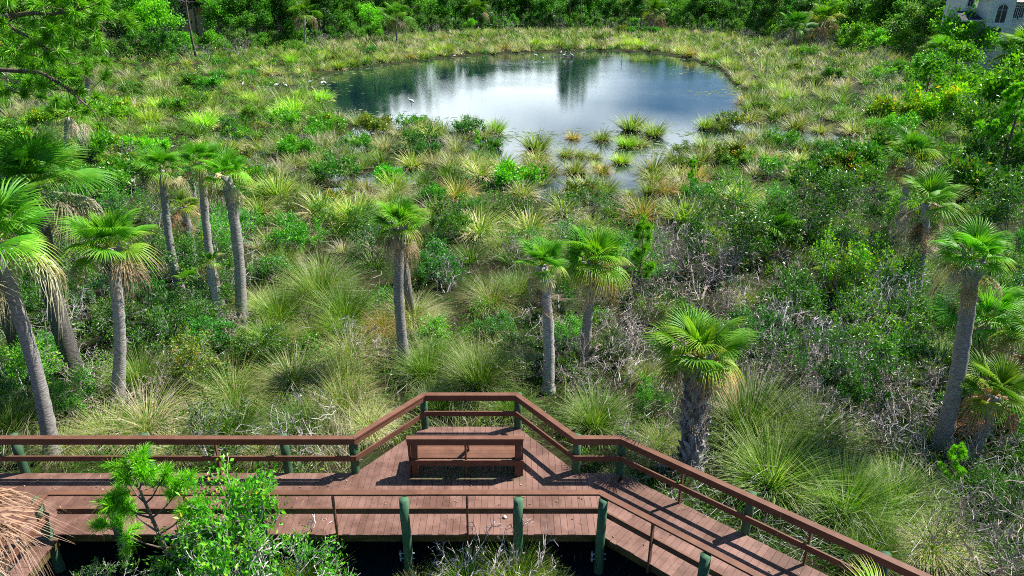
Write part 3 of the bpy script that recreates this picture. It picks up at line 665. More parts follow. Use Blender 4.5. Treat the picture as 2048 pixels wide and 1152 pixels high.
def finish_labels():
    by = {}
    for o, desc, u, v in ITEMS:
        best = min(LM, key=lambda l: math.hypot(u-l[0], (v-l[1])*1.5)); du, dv = u-best[0], (v-best[1])*1.6
        dist = math.hypot(du, dv)
        rel = ('left of' if du < 0 else 'right of') if abs(du) > abs(dv) else ('beyond' if dv < 0 else 'in front of')
        if dist > 190: rel = 'well '+rel
        by.setdefault(f'{desc} {rel} {best[2]}', []).append((u, o))
    for k, L in by.items():
        L.sort(key=lambda q: q[0])
        for i, (u, o) in enumerate(L):
            if len(L) == 1: o['label'] = k
            elif i == len(L)-1: o['label'] = k+', rightmost'
            elif i == 0: o['label'] = k+', leftmost'
            elif i < len(L)/2: o['label'] = k+f', {ORD[min(i, 19)]} from left'
            else: o['label'] = k+f', {ORD[min(len(L)-1-i, 19)]} from right'
def ground(u, v):
    p = at_z(u, v, .15); p[2] = float(gz(p[0], p[1])); return p
def pxr(p, rp): return rp*proj(p)[2]/F
# ------------------------------------------------------------------ tussocks
TN = {'green': [tussock_mesh(1500, 1.15, .013, .16, 1.0, .34, -.05), tussock_mesh(1300, 1.25, .012, .12, .9, .3, -.12)], 'straw': [tussock_mesh(1500, 1.15, .011, .62, 1.25, .36, .1), tussock_mesh(1300, 1.1, .011, .75, 1.35, .34, .1)]}
TF = {'green': [tussock_mesh(480, 1.15, .040, .22, .95, .32, -.02) for _ in range(3)], 'straw': [tussock_mesh(480, 1.1, .040, .55, 1.15, .34, .1) for _ in range(3)]}
TC = {'dark green': ('green', (.75, .8, .75)), 'green': ('green', (1, 1, 1)), 'yellow-green': ('green', (1.25, 1.25, .75)), 'straw-coloured': ('straw', (1.1, 1.02, .95)), 'reddish-brown': ('straw', (.95, .68, .42)), 'olive': ('straw', (.8, .8, .55)), 'bright green': ('green', (1.25, 1.55, .6))}
PLACED = []
def tuss(p, R, colour, tall=1.0, force=None):
    d = proj(p)[2]; kind, c = TC[colour]; me = random.choice((TN if d < 34 else TF)[kind])
    o = link('grass_tussock', me); o.location = p; o.rotation_euler = (0, 0, random.uniform(-.7, .7)); s = R/.95; o.scale = (s, s, s*tall*random.uniform(.85, 1.15))
    j = random.uniform(.88, 1.12); o.color = (c[0]*j, c[1]*j*random.uniform(.95, 1.05), c[2]*j, 1)
    size = 'huge' if R > 1.35 else 'big' if R > .95 else 'mid-sized' if R > .62 else 'small'
    reg(o, f'{size} {colour} grass tussock', 'grass tussock', 'cordgrass tussocks in the marsh'); PLACED.append((p[0], p[1], R)); return o
NEAR = [(300,862,92,'straw-coloured'),(215,872,60,'straw-coloured'),(470,800,80,'olive'),(590,770,70,'straw-coloured'),(962,778,72,'green'),(1190,858,62,'green'),(1545,975,95,'green'),(1690,1030,85,'green'),(1500,870,105,'dark green'),(1620,900,90,'dark green'),(985,610,56,'olive'),(690,820,70,'olive'),(740,860,55,'straw-coloured'),(560,640,60,'green'),(640,600,70,'green'),(1290,760,40,'olive'),(470,870,60,'dark green'),(600,868,55,'dark green'),(880,720,50,'green'),(690,640,60,'dark green'),(700,720,60,'olive'),(1020,830,48,'green'),(880,830,46,'dark green'),(1790,1010,75,'dark green'),(1860,1100,70,'straw-coloured'),(1740,1120,60,'green'),(30,870,60,'green'),(130,905,45,'straw-coloured'),(520,905,48,'straw-coloured'),(350,910,46,'straw-coloured'),(1320,900,46,'olive'),(540,690,46,'yellow-green'),(1230,960,34,'straw-coloured')]
for u, v, r, c in NEAR: p = ground(u, v); tuss(p, pxr(p, r), c, 1.05)
MID = [(1146,274,14,'reddish-brown'),(1203,277,21,'olive'),(1263,258,29,'green'),(1307,270,23,'green'),(1253,290,21,'bright green'),(1279,288,18,'olive'),(1241,322,20,'yellow-green'),(1187,312,17,'olive'),(1159,308,18,'olive'),(1131,308,18,'olive'),(1071,296,29,'green'),(1073,318,25,'straw-coloured'),(1096,341,26,'olive'),(1151,341,27,'olive'),(1205,341,18,'reddish-brown'),(1194,329,14,'olive'),(1307,341,33,'olive'),(1352,318,24,'olive'),(1309,359,27,'olive'),(1355,352,30,'straw-coloured'),(1402,326,30,'olive'),(1328,387,26,'reddish-brown'),(1298,387,20,'green'),(1259,385,13,'olive'),(1411,255,19,'green'),(1411,296,26,'olive'),(1392,355,28,'reddish-brown'),(1170,382,36,'olive'),(1203,385,32,'green'),(1064,341,30,'olive'),
       (710,445,44,'yellow-green'),(650,440,46,'straw-coloured'),(785,378,32,'yellow-green'),(825,330,30,'olive'),(917,400,32,'reddish-brown'),(863,275,27,'olive'),(905,330,28,'olive'),(960,355,30,'straw-coloured'),(1003,340,30,'olive'),(1285,440,44,'reddish-brown'),(1370,448,40,'yellow-green'),(1130,430,34,'olive'),(1060,470,44,'olive'),(960,470,44,'straw-coloured'),(1480,410,36,'yellow-green'),(1590,255,27,'olive'),(1640,262,22,'olive'),(1560,232,22,'olive'),(1500,240,24,'olive'),(1705,268,24,'straw-coloured'),(1492,204,20,'reddish-brown'),
       (320,222,26,'yellow-green'),(300,250,28,'yellow-green'),(430,232,22,'straw-coloured'),(590,228,27,'bright green'),(568,240,24,'bright green'),(642,200,20,'bright green'),(410,258,26,'bright green'),(425,205,20,'straw-coloured'),(360,205,24,'olive'),(545,150,18,'straw-coloured'),(505,210,20,'yellow-green'),(470,190,20,'straw-coloured'),(520,300,26,'olive'),(560,400,40,'yellow-green'),(520,430,36,'olive'),(590,330,24,'olive'),(935,262,22,'green'),(990,262,20,'bright green')]
for u, v, r, c in MID: p = ground(u, v); p[2] = max(p[2], -.06); tuss(p, pxr(p, r)*(1.28 if pond_sd(p[0], p[1]) < 1.5 else 1.2), c)
FARB = [(600,152),(622,150),(648,146),(676,142),(705,137),(735,133),(762,129),(790,125),(818,121),(845,118),(872,114),(900,111),(928,110),(955,108),(985,106),(1012,104),(1040,103),(1068,101),(1095,100),(1122,100),(1150,99),(1176,99),(1203,99),(1230,99),(1256,100),(1283,102),(1310,105),(1336,108),(1360,112),(1385,117),(1408,122),(1430,129),(1450,138),(1470,149),(1485,163),(1498,180)]
cyc = ['straw-coloured', 'yellow-green', 'olive', 'straw-coloured', 'green', 'reddish-brown', 'yellow-green']
for k, (u, v) in enumerate(FARB):
    p = ground(u+random.uniform(-5, 5), v-3+random.uniform(-2.5, 1)); tuss(p, pxr(p, random.uniform(13, 19)), cyc[(k*5) % 7], 1.1)
def on_walk(x, y, m):
    if y < FARY+.2+m and x < 3: return True
    if y < 15.2+m and -4-m < x < 1.8+m: return True
    q = np.array([x, y])-BEND_F; return q@NRM < 2.2+m and x > -3
random.seed(5)
def zone(u, v):
    """share of (tussock, leafy shrub, bare shrub) at a place, None = nothing"""
    if v < 150: return (.85, .15, 0)
    if u < 640 and v < 300: return (.42, .55, .03)
    if u > 1480 and v < 330: return (.5, .48, .02) if u < 1750 else (.08, .86, .06)
    if v < 480: return (.45, .45, .10) if 480 < u < 1500 else (.08, .80, .12) if u > 1500 else (.15, .75, .1)
    if u < 480: return (.12, .66, .22)
    if u < 1040: return (.5, .38, .12)
    return (.08, .56, .36)
# shrub kinds (two parts each: stems and foliage)
SH = [shrub_proto(1.5, 7, 3, 3, 13, .085, .65), shrub_proto(1.7, 6, 3, 3, 11, .08, .55, mean=.6), shrub_proto(1.3, 8, 3, 3, 12, .075, .8, mean=.45), shrub_proto(1.8, 7, 3, 3, 9, .085, .7, leafy=.55, mean=.5)]
SF = [shrub_proto(1.6, 6, 2, 4, 22, .15, .65, .09), shrub_proto(1.5, 6, 2, 4, 22, .16, .8, .1, mean=.62), shrub_proto(1.8, 5, 2, 4, 20, .15, .5, .09, leafy=.7)]
BA = [bare_proto(1.5), bare_proto(1.4, 6, 4, 1.1), bare_proto(1.8, 4, 4, .7, .026)]
SC = {'dark green': (.62, .78, .75), 'mid green': (1, 1, 1), 'bright green': (1.35, 1.45, .9), 'yellowish green': (1.8, 1.4, .8), 'bluish green': (.7, 1.0, 1.2), 'dull olive': (1.5, .85, 1.3)}
def shrub(p, R, colour, far=None, h=1.0, force=None):
    d = proj(p)[2]; k = random.randrange(3 if d > 38 else 4) if force is None else force; st, fo = (SF if d > 38 else SH)[k]
    size = 'huge' if R > 1.7 else 'big' if R > 1.2 else 'mid-sized' if R > .8 else 'small'
    o = plant2('leafy_shrub', [('stems', st), ('foliage', fo)], p, random.uniform(0, 6.28), (R/1.05, R/1.05, R/1.05*h*random.uniform(.85, 1.15)), None, 'shrub', None, tuple(a*random.uniform(.85, 1.15) for a in SC[colour]))
    sparse = (k == 3 and d <= 38) or (k == 2 and d > 38)
    reg(o, f'{size} {"sparse " if sparse else ""}{colour} leafy shrub', 'shrub', 'leafy shrubs of the marsh'); PLACED.append((p[0], p[1], R*.8)); return o
def bare(p, R, tone=1.0):
    o = link('bare_shrub', random.choice(BA)); o.location = p; o.rotation_euler = (0, 0, random.uniform(0, 6.28)); s = R/1.0; o.scale = (s, s, s*random.uniform(1.0, 1.5)); tw = random.uniform(.88, 1.0); o.color = (tone, tone*tw, tone*tw*tw, 1)
    size = 'huge' if R > 1.6 else 'big' if R > 1.1 else 'small'
    reg(o, f'{size} leafless {"pale" if tone > 1.1 else "grey"} shrub', 'bare shrub', 'leafless grey shrubs'); PLACED.append((p[0], p[1], R*.7)); return o
for u, v, r, c in [(120,640,70,'mid green'),(40,620,70,'mid green'),(300,620,60,'bluish green'),(270,690,75,'dark green'),(330,720,70,'mid green'),(60,800,75,'bright green'),(150,830,60,'mid green'),(320,560,60,'bluish green'),(250,580,50,'dark green'),(870,560,70,'bluish green'),(900,480,55,'mid green'),(760,520,60,'dark green'),(880,700,50,'bright green'),(1140,690,55,'bright green'),(1300,830,46,'mid green'),(1430,760,40,'bright green'),(1450,560,95,'dark green'),(1560,520,90,'dark green'),(1590,640,90,'mid green'),(1500,700,70,'dark green'),(1680,620,90,'yellowish green'),(1700,700,85,'yellowish green'),(1640,780,85,'dark green'),(1760,600,80,'mid green'),(1780,760,90,'mid green'),(1700,820,80,'dark green'),(1850,680,90,'mid green'),(1990,690,80,'mid green'),(2020,880,90,'bright green'),(1960,850,75,'bright green'),(1820,480,70,'mid green'),(1700,450,75,'dark green'),(1620,400,60,'mid green'),(1950,420,80,'dark green'),(2020,480,80,'dark green'),(1980,360,70,'dark green'),(1790,340,70,'mid green'),(1700,350,60,'dark green'),(2030,620,70,'bluish green'),(470,470,60,'bright green'),(590,500,60,'bright green'),(550,560,50,'mid green'),(640,460,46,'bright green'),(200,420,60,'mid green'),(270,380,60,'mid green'),(200,320,50,'bright green'),(230,250,44,'bright green'),(820,262,24,'bright green'),(840,255,22,'bright green'),(510,240,24,'bright green'),(1880,250,60,'yellowish green'),(1950,230,70,'yellowish green'),(1780,250,44,'yellowish green'),(1960,290,60,'mid green'),(2040,330,70,'mid green'),(20,170,70,'bright green'),(100,190,50,'bright green'),(90,130,50,'mid green'),(2000,1010,70,'mid green'),(2045,940,60,'mid green')]:
    p = ground(u, v); shrub(p, pxr(p, r)*.95, c, h=1.1)
for u, v, r, t_ in [(1400,610,95,1.25),(1640,720,95,1.3),(1730,700,85,1.25),(1690,800,90,1.3),(1560,690,80,1.25),(1330,640,60,1.25),(1250,700,55,1.25),(1440,700,75,1.2),(1780,640,70,1.2),(1580,860,75,1.3),(1380,540,70,1.25),(1450,640,70,1.2),(1600,760,85,1.2),(1660,860,80,1.2),(1760,820,85,1.2),(1540,600,70,1.2),(1860,780,80,1.1),(1820,880,80,1.2),(1500,800,60,1.2),(1360,560,55,1.2),(1620,690,70,1.1),(1720,780,80,1.0),(1600,830,80,1.0),(1780,880,75,1.2),(1700,600,60,1.0),(760,720,55,1.2),(720,690,45,1.2),(1060,690,55,1.2),(1240,770,70,1.2),(1290,700,60,1.1),(1180,780,46,1.2),(370,740,50,1.2),(180,790,60,1.1),(250,820,60,1.1),(320,800,50,1.2),(1480,640,55,.9),(1540,760,60,.9),(1350,820,46,1.1),(1450,860,46,1.1),(1310,950,40,1.0),(1400,950,50,1.0),(1960,1130,110,1.2),(1900,1060,80,.9),(2030,1060,70,1.0),(1840,960,60,1.0),(620,300,26,1.0),(680,330,28,1.0),(480,560,46,1.2),(1880,520,50,1.0),(1700,500,46,1.1),(600,190,22,1.1),(700,275,20,1.0),(1780,170,26,.8),(1750,150,24,.8)]:
    p = ground(u, v); bare(p, pxr(p, r)*.9, t_)
nT = nS = nB = 0; tries = 0
while tries < 60000 and (nT < 140 or nS < 200 or nB < 50):
    tries += 1; u = random.uniform(-120, 2170); v = 70+(random.random()**1.9)*860; zt = zone(u, v); k = random.random(); p = ground(u, v)
    if on_walk(p[0], p[1], .5): continue
    sd = float(pond_sd(p[0], p[1])); kind = 't' if k < zt[0] else 's' if k < zt[0]+zt[1] else 'b'
    vf = np.interp(u, [-200,0,250,450,560,700,850,1000,1250,1450,1550,1700,1800,1900,2048,2250], [150,140,125,112,100,85,72,62,60,72,85,100,120,150,200,260])
    if v < vf-4: continue
    if sd < (.2 if kind == 't' else 1.2): continue
    if kind == 't' and nT >= 140 or kind == 's' and nS >= 200 or kind == 'b' and nB >= 50: continue
    R = random.uniform(.7, 1.15) if kind == 't' else random.uniform(.8, 1.4) if kind == 's' else random.uniform(.7, 1.2)
    dp = proj(p)[2]; R *= 1+.35*sst(dp, 40, 110)
    if any((p[0]-a)**2+(p[1]-b)**2 < (.62*(R+c))**2 for a, b, c in PLACED): continue
    if kind == 't':
        nT += 1; bright = u < 700 and v < 320; tuss(p, R, random.choice(['yellow-green', 'bright green', 'straw-coloured', 'green', 'yellow-green'] if bright else ['olive', 'green', 'straw-coloured', 'olive', 'reddish-brown', 'yellow-green', 'dark green']))
    elif kind == 's': nS += 1; shrub(p, R, random.choice(['bright green', 'mid green', 'yellowish green'] if (u < 650 and v < 330) or (u > 1700 and v < 320) else ['mid green', 'dark green', 'dull olive', 'bluish green', 'bright green', 'dull olive']))
    else: nB += 1; bare(p, R, random.uniform(.8, 1.25))
for u, dv in [(640, 2), (700, 0), (786, 3), (860, 0), (1010, 1), (1120, 2), (1235, 1), (1270, 3), (1330, 2), (1420, 4), (1500, 3), (1560, 2), (480, 3), (400, 4), (1650, 6), (1740, 22), (1770, 30)]:
    p = ground(u, np.interp(u, [-200,0,250,450,560,700,850,1000,1250,1450,1550,1700,1800], [150,140,122,110,98,85,72,64,62,72,84,98,116])+dv); bare(p, random.uniform(1.6, 2.6), random.uniform(.7, 1.1))
# foreground plants at the front of the walkway
for x, y, R, c in [(-5.2, 10.25, 1.5, 'bright green'), (-5.9, 10.3, 1.15, 'mid green'), (-4.3, 10.0, .95, 'bright green'), (-8.0, 9.9, .7, 'mid green')]:
    shrub(np.array([x, y, .1]), R, c, h=1.35 if R > 1.2 else 1.1, force=1 if R > 1.1 else 3)
for x, y, R, t_ in [(-4.55, 10.4, 1.25, 1.35), (-1.35, 10.35, .95, 1.3), (-.25, 10.3, .85, 1.3), (-5.4, 10.3, 1.0, 1.2)]: bare(np.array([x, y, .0]), R, t_)
for x, y, R, c in [(-1.9, 10.3, .55, 'olive'), (-.9, 10.55, .62, 'green'), (.1, 10.6, .66, 'yellow-green'), (.75, 10.3, .45, 'green'), (-4.2, 10.6, .6, 'yellow-green')]:
    tuss(np.array([x, y, -.05]), R, c, 1.15)
# ------------------------------------------------------------------ uncountable cover
def cover_pts(n, vlo, vhi, power=1.0):
    u = rng.uniform(-260, 2310, n*2); v = vlo+(vhi-vlo)*rng.uniform(0, 1, n*2)**power
    x = (u-1024)/F; yy = -(v-576)/F; d1 = CP+yy*SP; d2 = -SP+yy*CP; t_ = (.15-CAMZ)/d2; X = x*t_; Y = d1*t_; Z = gz(X, Y)
    q = np.stack([X-BEND_F[0], Y-BEND_F[1]], 1)@NRM
    bad = ((Y < FARY+.15) & (X < 2.6) & (Y > 10.9)) | ((Y < 15.1) & (X > -3.9) & (X < 1.8) & (Y > 10.9)) | ((q < 2.12) & (q > -.15) & (X > 1.5)) | (Y < 9.5) | (Z < -.12)
    k = ~bad; return X[k][:n], Y[k][:n], Z[k][:n], u[k][:n], v[k][:n]
X, Y, Z, U, Vv = cover_pts(80000, 75, 1152, .75)
dep = Y*CP+(CAMZ-Z)*SP; fl = fbm(X, Y, 2.5, 31)*4*PI; dry = fbm(X, Y, 4.5, 17); amt = fbm(X, Y, 7, 23)
grassy = np.where(Vv > 480, np.where(U > 1040, .22, .55), .16)*np.where((U < 460) & (Vv > 460), .5, 1); k = rng.uniform(0, 1, len(X)) < grassy*np.clip(1.7*amt, .2, 1)
X, Y, Z, U, Vv, dep, fl, dry = [a[k] for a in (X, Y, Z, U, Vv, dep, fl, dry)]
n = len(X); ln = rng.uniform(.55, 1.4, n)*np.where(dep > 60, .8, 1); wd = np.maximum(.010, dep*.00030)*rng.uniform(.7, 1.5, n)
tn = np.clip(rng.normal(.13, .12, n)+np.clip(dry-.52, 0, 1)*2.4+.25*(rng.uniform(0, 1, n) < .15)+.12*sst(dep, 40, 100), 0, 1)
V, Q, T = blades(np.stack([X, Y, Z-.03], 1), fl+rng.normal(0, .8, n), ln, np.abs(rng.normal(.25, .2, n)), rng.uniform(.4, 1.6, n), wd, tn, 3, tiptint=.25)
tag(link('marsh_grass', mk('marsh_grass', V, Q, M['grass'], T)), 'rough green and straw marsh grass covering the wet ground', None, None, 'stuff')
# the hundreds of further tussocks and low bushes that read as one mass
VFU = [-200,0,250,450,560,700,850,1000,1250,1450,1550,1700,1800,1900,2048,2250]; VFV = [150,140,122,110,98,85,72,64,62,72,84,98,116,140,175,215]
def grid_pts(y0, y1, sp0, sp1, jit):
    L = []; y = y0
    while y < y1:
        sp = sp0+(sp1-sp0)*sst(y, 40, 130); hw = .80*y+10; xs_ = np.arange(-hw, hw, sp); L.append(np.stack([xs_+rng.uniform(-jit, jit, len(xs_))*sp, y+rng.uniform(-jit, jit, len(xs_))*sp], 1)); y += sp*.92
    P = np.concatenate(L); X, Y = P[:, 0], P[:, 1]; Z = gz(X, Y); dep = Y*CP+(CAMZ-Z)*SP; U = 1024+F*X/dep; V_ = 576-F*(Y*SP+(Z-CAMZ)*CP)/dep
    k = (V_ > np.interp(U, VFU, VFV)-3) & (Z > -.06) & (pond_sd(X, Y) > .4)
    A_ = np.array([q[:3] for q in PLACED])
    for i in np.nonzero(k)[0]:
        if np.any((A_[:, 0]-X[i])**2+(A_[:, 1]-Y[i])**2 < (.62*A_[:, 2])**2): k[i] = False
    return X[k], Y[k], Z[k], U[k], V_[k], dep[k]
X, Y, Z, U, Vv, dep = grid_pts(27, 215, 1.8, 3.1, .40); sh = ((U > 1500) & (Vv > 320)) | ((U < 480) & (Vv > 290)); lf = (U < 650) & (Vv < 320)
k = rng.uniform(0, 1, len(X)) < np.where(sh, .15, np.where(lf, .5, np.where(Vv < 140, .85, .66))); X, Y, Z, U, Vv, dep, lf = [a_[k] for a_ in (X, Y, Z, U, Vv, dep, lf)]; nc = len(X)
pal = rng.uniform(0, 1, nc)+.5*(fbm(X, Y, 12, 71)-.5); ct = np.where(pal < .34, .22, np.where(pal < .62, .38, np.where(pal < .80, .52, .74)))+rng.normal(0, .04, nc)-.06*lf
cs = rng.uniform(.7, 1.35, nc)*(.95+.6*sst(dep, 35, 80)); nb_ = np.where(dep < 60, 150, np.where(dep < 100, 95, 60)); idx = np.repeat(np.arange(nc), nb_); m = len(idx)
sr = cs[idx]; a = rng.uniform(0, 2*PI, m); r_ = np.sqrt(rng.uniform(0, 1, m)); dead = rng.uniform(0, 1, m) < .2
B = np.stack([X[idx]+r_*.3*sr*np.cos(a), Y[idx]+r_*.3*sr*np.sin(a), Z[idx]-.05], 1); az_ = np.arctan2(np.sin(a)*(.3+r_)-.05+rng.normal(0, .3, m), np.cos(a)*(.3+r_)+.12+rng.normal(0, .3, m))
ln_ = 1.15*sr*rng.uniform(.65, 1.2, m); tt = np.clip(ct[idx]+rng.normal(0, .09, m)+.35*dead, 0, 1)
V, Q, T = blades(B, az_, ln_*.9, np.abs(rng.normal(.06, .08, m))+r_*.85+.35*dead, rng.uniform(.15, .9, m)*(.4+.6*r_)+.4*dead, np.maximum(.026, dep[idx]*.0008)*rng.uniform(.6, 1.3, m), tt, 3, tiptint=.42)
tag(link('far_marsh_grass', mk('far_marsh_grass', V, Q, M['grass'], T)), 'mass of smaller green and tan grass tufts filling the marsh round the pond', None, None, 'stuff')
X, Y, Z, U, Vv, dep = grid_pts(19, 215, 2.3, 3.6, .42); sh = ((U > 1450) & (Vv > 320)) | ((U < 480) & (Vv > 290)) | ((U > 1750) & (Vv < 330)); lf = (U < 650) & (Vv < 320)
k = (rng.uniform(0, 1, len(X)) < np.where(sh, .9, np.where(lf, .8, np.where(Vv < 130, .14, .55)))) & (Y > 17); X, Y, Z, U, Vv, dep, lf = [a_[k] for a_ in (X, Y, Z, U, Vv, dep, lf)]; nc = len(X)
R_ = rng.uniform(.6, 1.25, nc); hh = R_*rng.uniform(.7, 1.15, nc); nl = np.where(dep < 45, 420, np.where(dep < 80, 260, 130)); idx = np.repeat(np.arange(nc), nl); m = len(idx)
d = unit(rng.normal(0, 1, (m, 3))); d[:, 2] = np.abs(d[:, 2]); lobe = .72+.28*np.sin(d[:, 0]*5+idx*1.7)*np.cos(d[:, 1]*5+idx*2.3); rad = rng.uniform(.35, 1, m)**.45*lobe
P = np.stack([X[idx]+d[:, 0]*rad*R_[idx], Y[idx]+d[:, 1]*rad*R_[idx], Z[idx]+.1+d[:, 2]*rad*hh[idx]], 1); ctn = np.clip(rng.normal(.42, .22, nc)+.2*lf, .02, .95)
V, Q, T = leaves(P, d*.5+rng.normal(0, .8, (m, 3)), np.maximum(.075, dep[idx]*.0021)*rng.uniform(.6, 1.3, m), .5, np.clip(ctn[idx]+rng.normal(0, .12, m), 0, 1))
tag(link('low_bushes', mk('low_bushes', V, Q, M['leaf'], T)), 'mass of low leafy bushes between the shrubs and tussocks', None, None, 'stuff')
X, Y, Z, U, Vv = cover_pts(26000, 62, 1152, 1.2); per = 7
dep = Y*CP+(CAMZ-Z)*SP; kk = rng.uniform(0, 1, len(X)) < np.where(Vv > 480, np.where(U > 1040, .6, .4), .7); X, Y, Z, dep = X[kk], Y[kk], Z[kk], dep[kk]
hh = fbm(X, Y, 1.6, 44)*.6; P = np.repeat(np.stack([X, Y, Z+hh*rng.uniform(.3, 1, len(X))], 1), per, 0); dd = np.repeat(dep, per); m = len(P)
P += rng.normal(0, .12, (m, 3))*np.maximum(1, dd/40)[:, None]*np.array([1, 1, .6]); D_ = rng.normal(0, 1, (m, 3))+np.array([0, 0, .3])
tl = np.clip(np.repeat(fbm(X, Y, 3, 61), per)*1.1-.1+rng.normal(0, .16, m), 0, 1)
V, Q, T = leaves(P, D_, np.maximum(.07, dd*.0022)*rng.uniform(.6, 1.3, m), .5, tl)
tag(link('undergrowth', mk('undergrowth', V, Q, M['leaf'], T)), 'low leafy undergrowth between the shrubs and tussocks', None, None, 'stuff')
X, Y, Z, U, Vv = cover_pts(10000, 150, 1152, 1.0); kk = rng.uniform(0, 1, len(X)) < np.where((U > 1040) | (U < 420), 1, .4)*np.where((Y < 18) & (X < 2.5), .15, 1); X, Y, Z = X[kk], Y[kk], Z[kk]; n = len(X)
dep = Y*CP+(CAMZ-Z)*SP; P0 = np.stack([X, Y, Z+rng.uniform(0, .6, n)], 1); P1 = P0+rng.normal(0, .3, (n, 3))*np.array([1, 1, .6]); P2 = P1+rng.normal(0, .22, (n, 3))
rr = np.maximum(.005, dep*.00022); V, Q = tubes(np.concatenate([P0, P1]), np.concatenate([P1, P2]), np.tile(rr, 2), np.concatenate([rr*.8, rr*.5]), 3)
tag(link('fallen_twig_litter', mk('fallen_twig_litter', V, Q, M['twig'], np.repeat(rng.uniform(.2, 1, 2*n), 6))), 'tangle of fallen grey twigs among the shrubs', None, None, 'stuff')
# floating leaves and algae
n = 60000; u = rng.uniform(560, 1520, n); v = rng.uniform(98, 400, n); x = (u-1024)/F; yy = -(v-576)/F; t_ = (0-CAMZ)/(-SP+yy*CP); X = x*t_; Y = (CP+yy*SP)*t_
sd = pond_sd(X, Y); dn = fbm(X*.6, Y*1.0, 5, 77); pr = np.where(Y > 105, np.exp(sd/3.2), np.where(Y < 70, np.exp(sd/3.0)*.9, np.exp(sd/1.8)*.8))*np.clip((dn-.40)*5, 0, 1)
pr += np.exp(-((X-4)/7)**2-((Y-59.5)/1.6)**2)*.5+np.exp(-((X+17)/5)**2-((Y-68)/3.0)**2)*.45+np.exp(-((X-24)/3)**2-((Y-86)/2.0)**2)*.5+np.exp(-((X-8)/22)**2-((Y-141)/2)**2)*.35
k = (sd < .3) & (rng.uniform(0, 1, n) < pr*.55); X, Y = X[k], Y[k]; n = len(X); a = rng.uniform(0, 2*PI, n); s_ = rng.uniform(.08, .26, n)*np.clip(Y/75, .6, 1.7)
V = np.stack([np.stack([X+s_*np.cos(a+q)*1.2, Y+s_*np.sin(a+q)*.9, np.full(n, .006)+rng.uniform(0, .004, n)], 1) for q in (0, PI/2, PI, 3*PI/2)], 1)
Q = (np.arange(n)*4)[:, None]+np.arange(4)[None]
tag(link('floating_algae', mk('floating_algae', V.reshape(-1, 3), Q, M['algae'], np.repeat(np.clip(rng.normal(.45, .3, n), 0, 1), 4))), 'pale green algae and lily leaves floating along the pond edges', None, None, 'stuff')
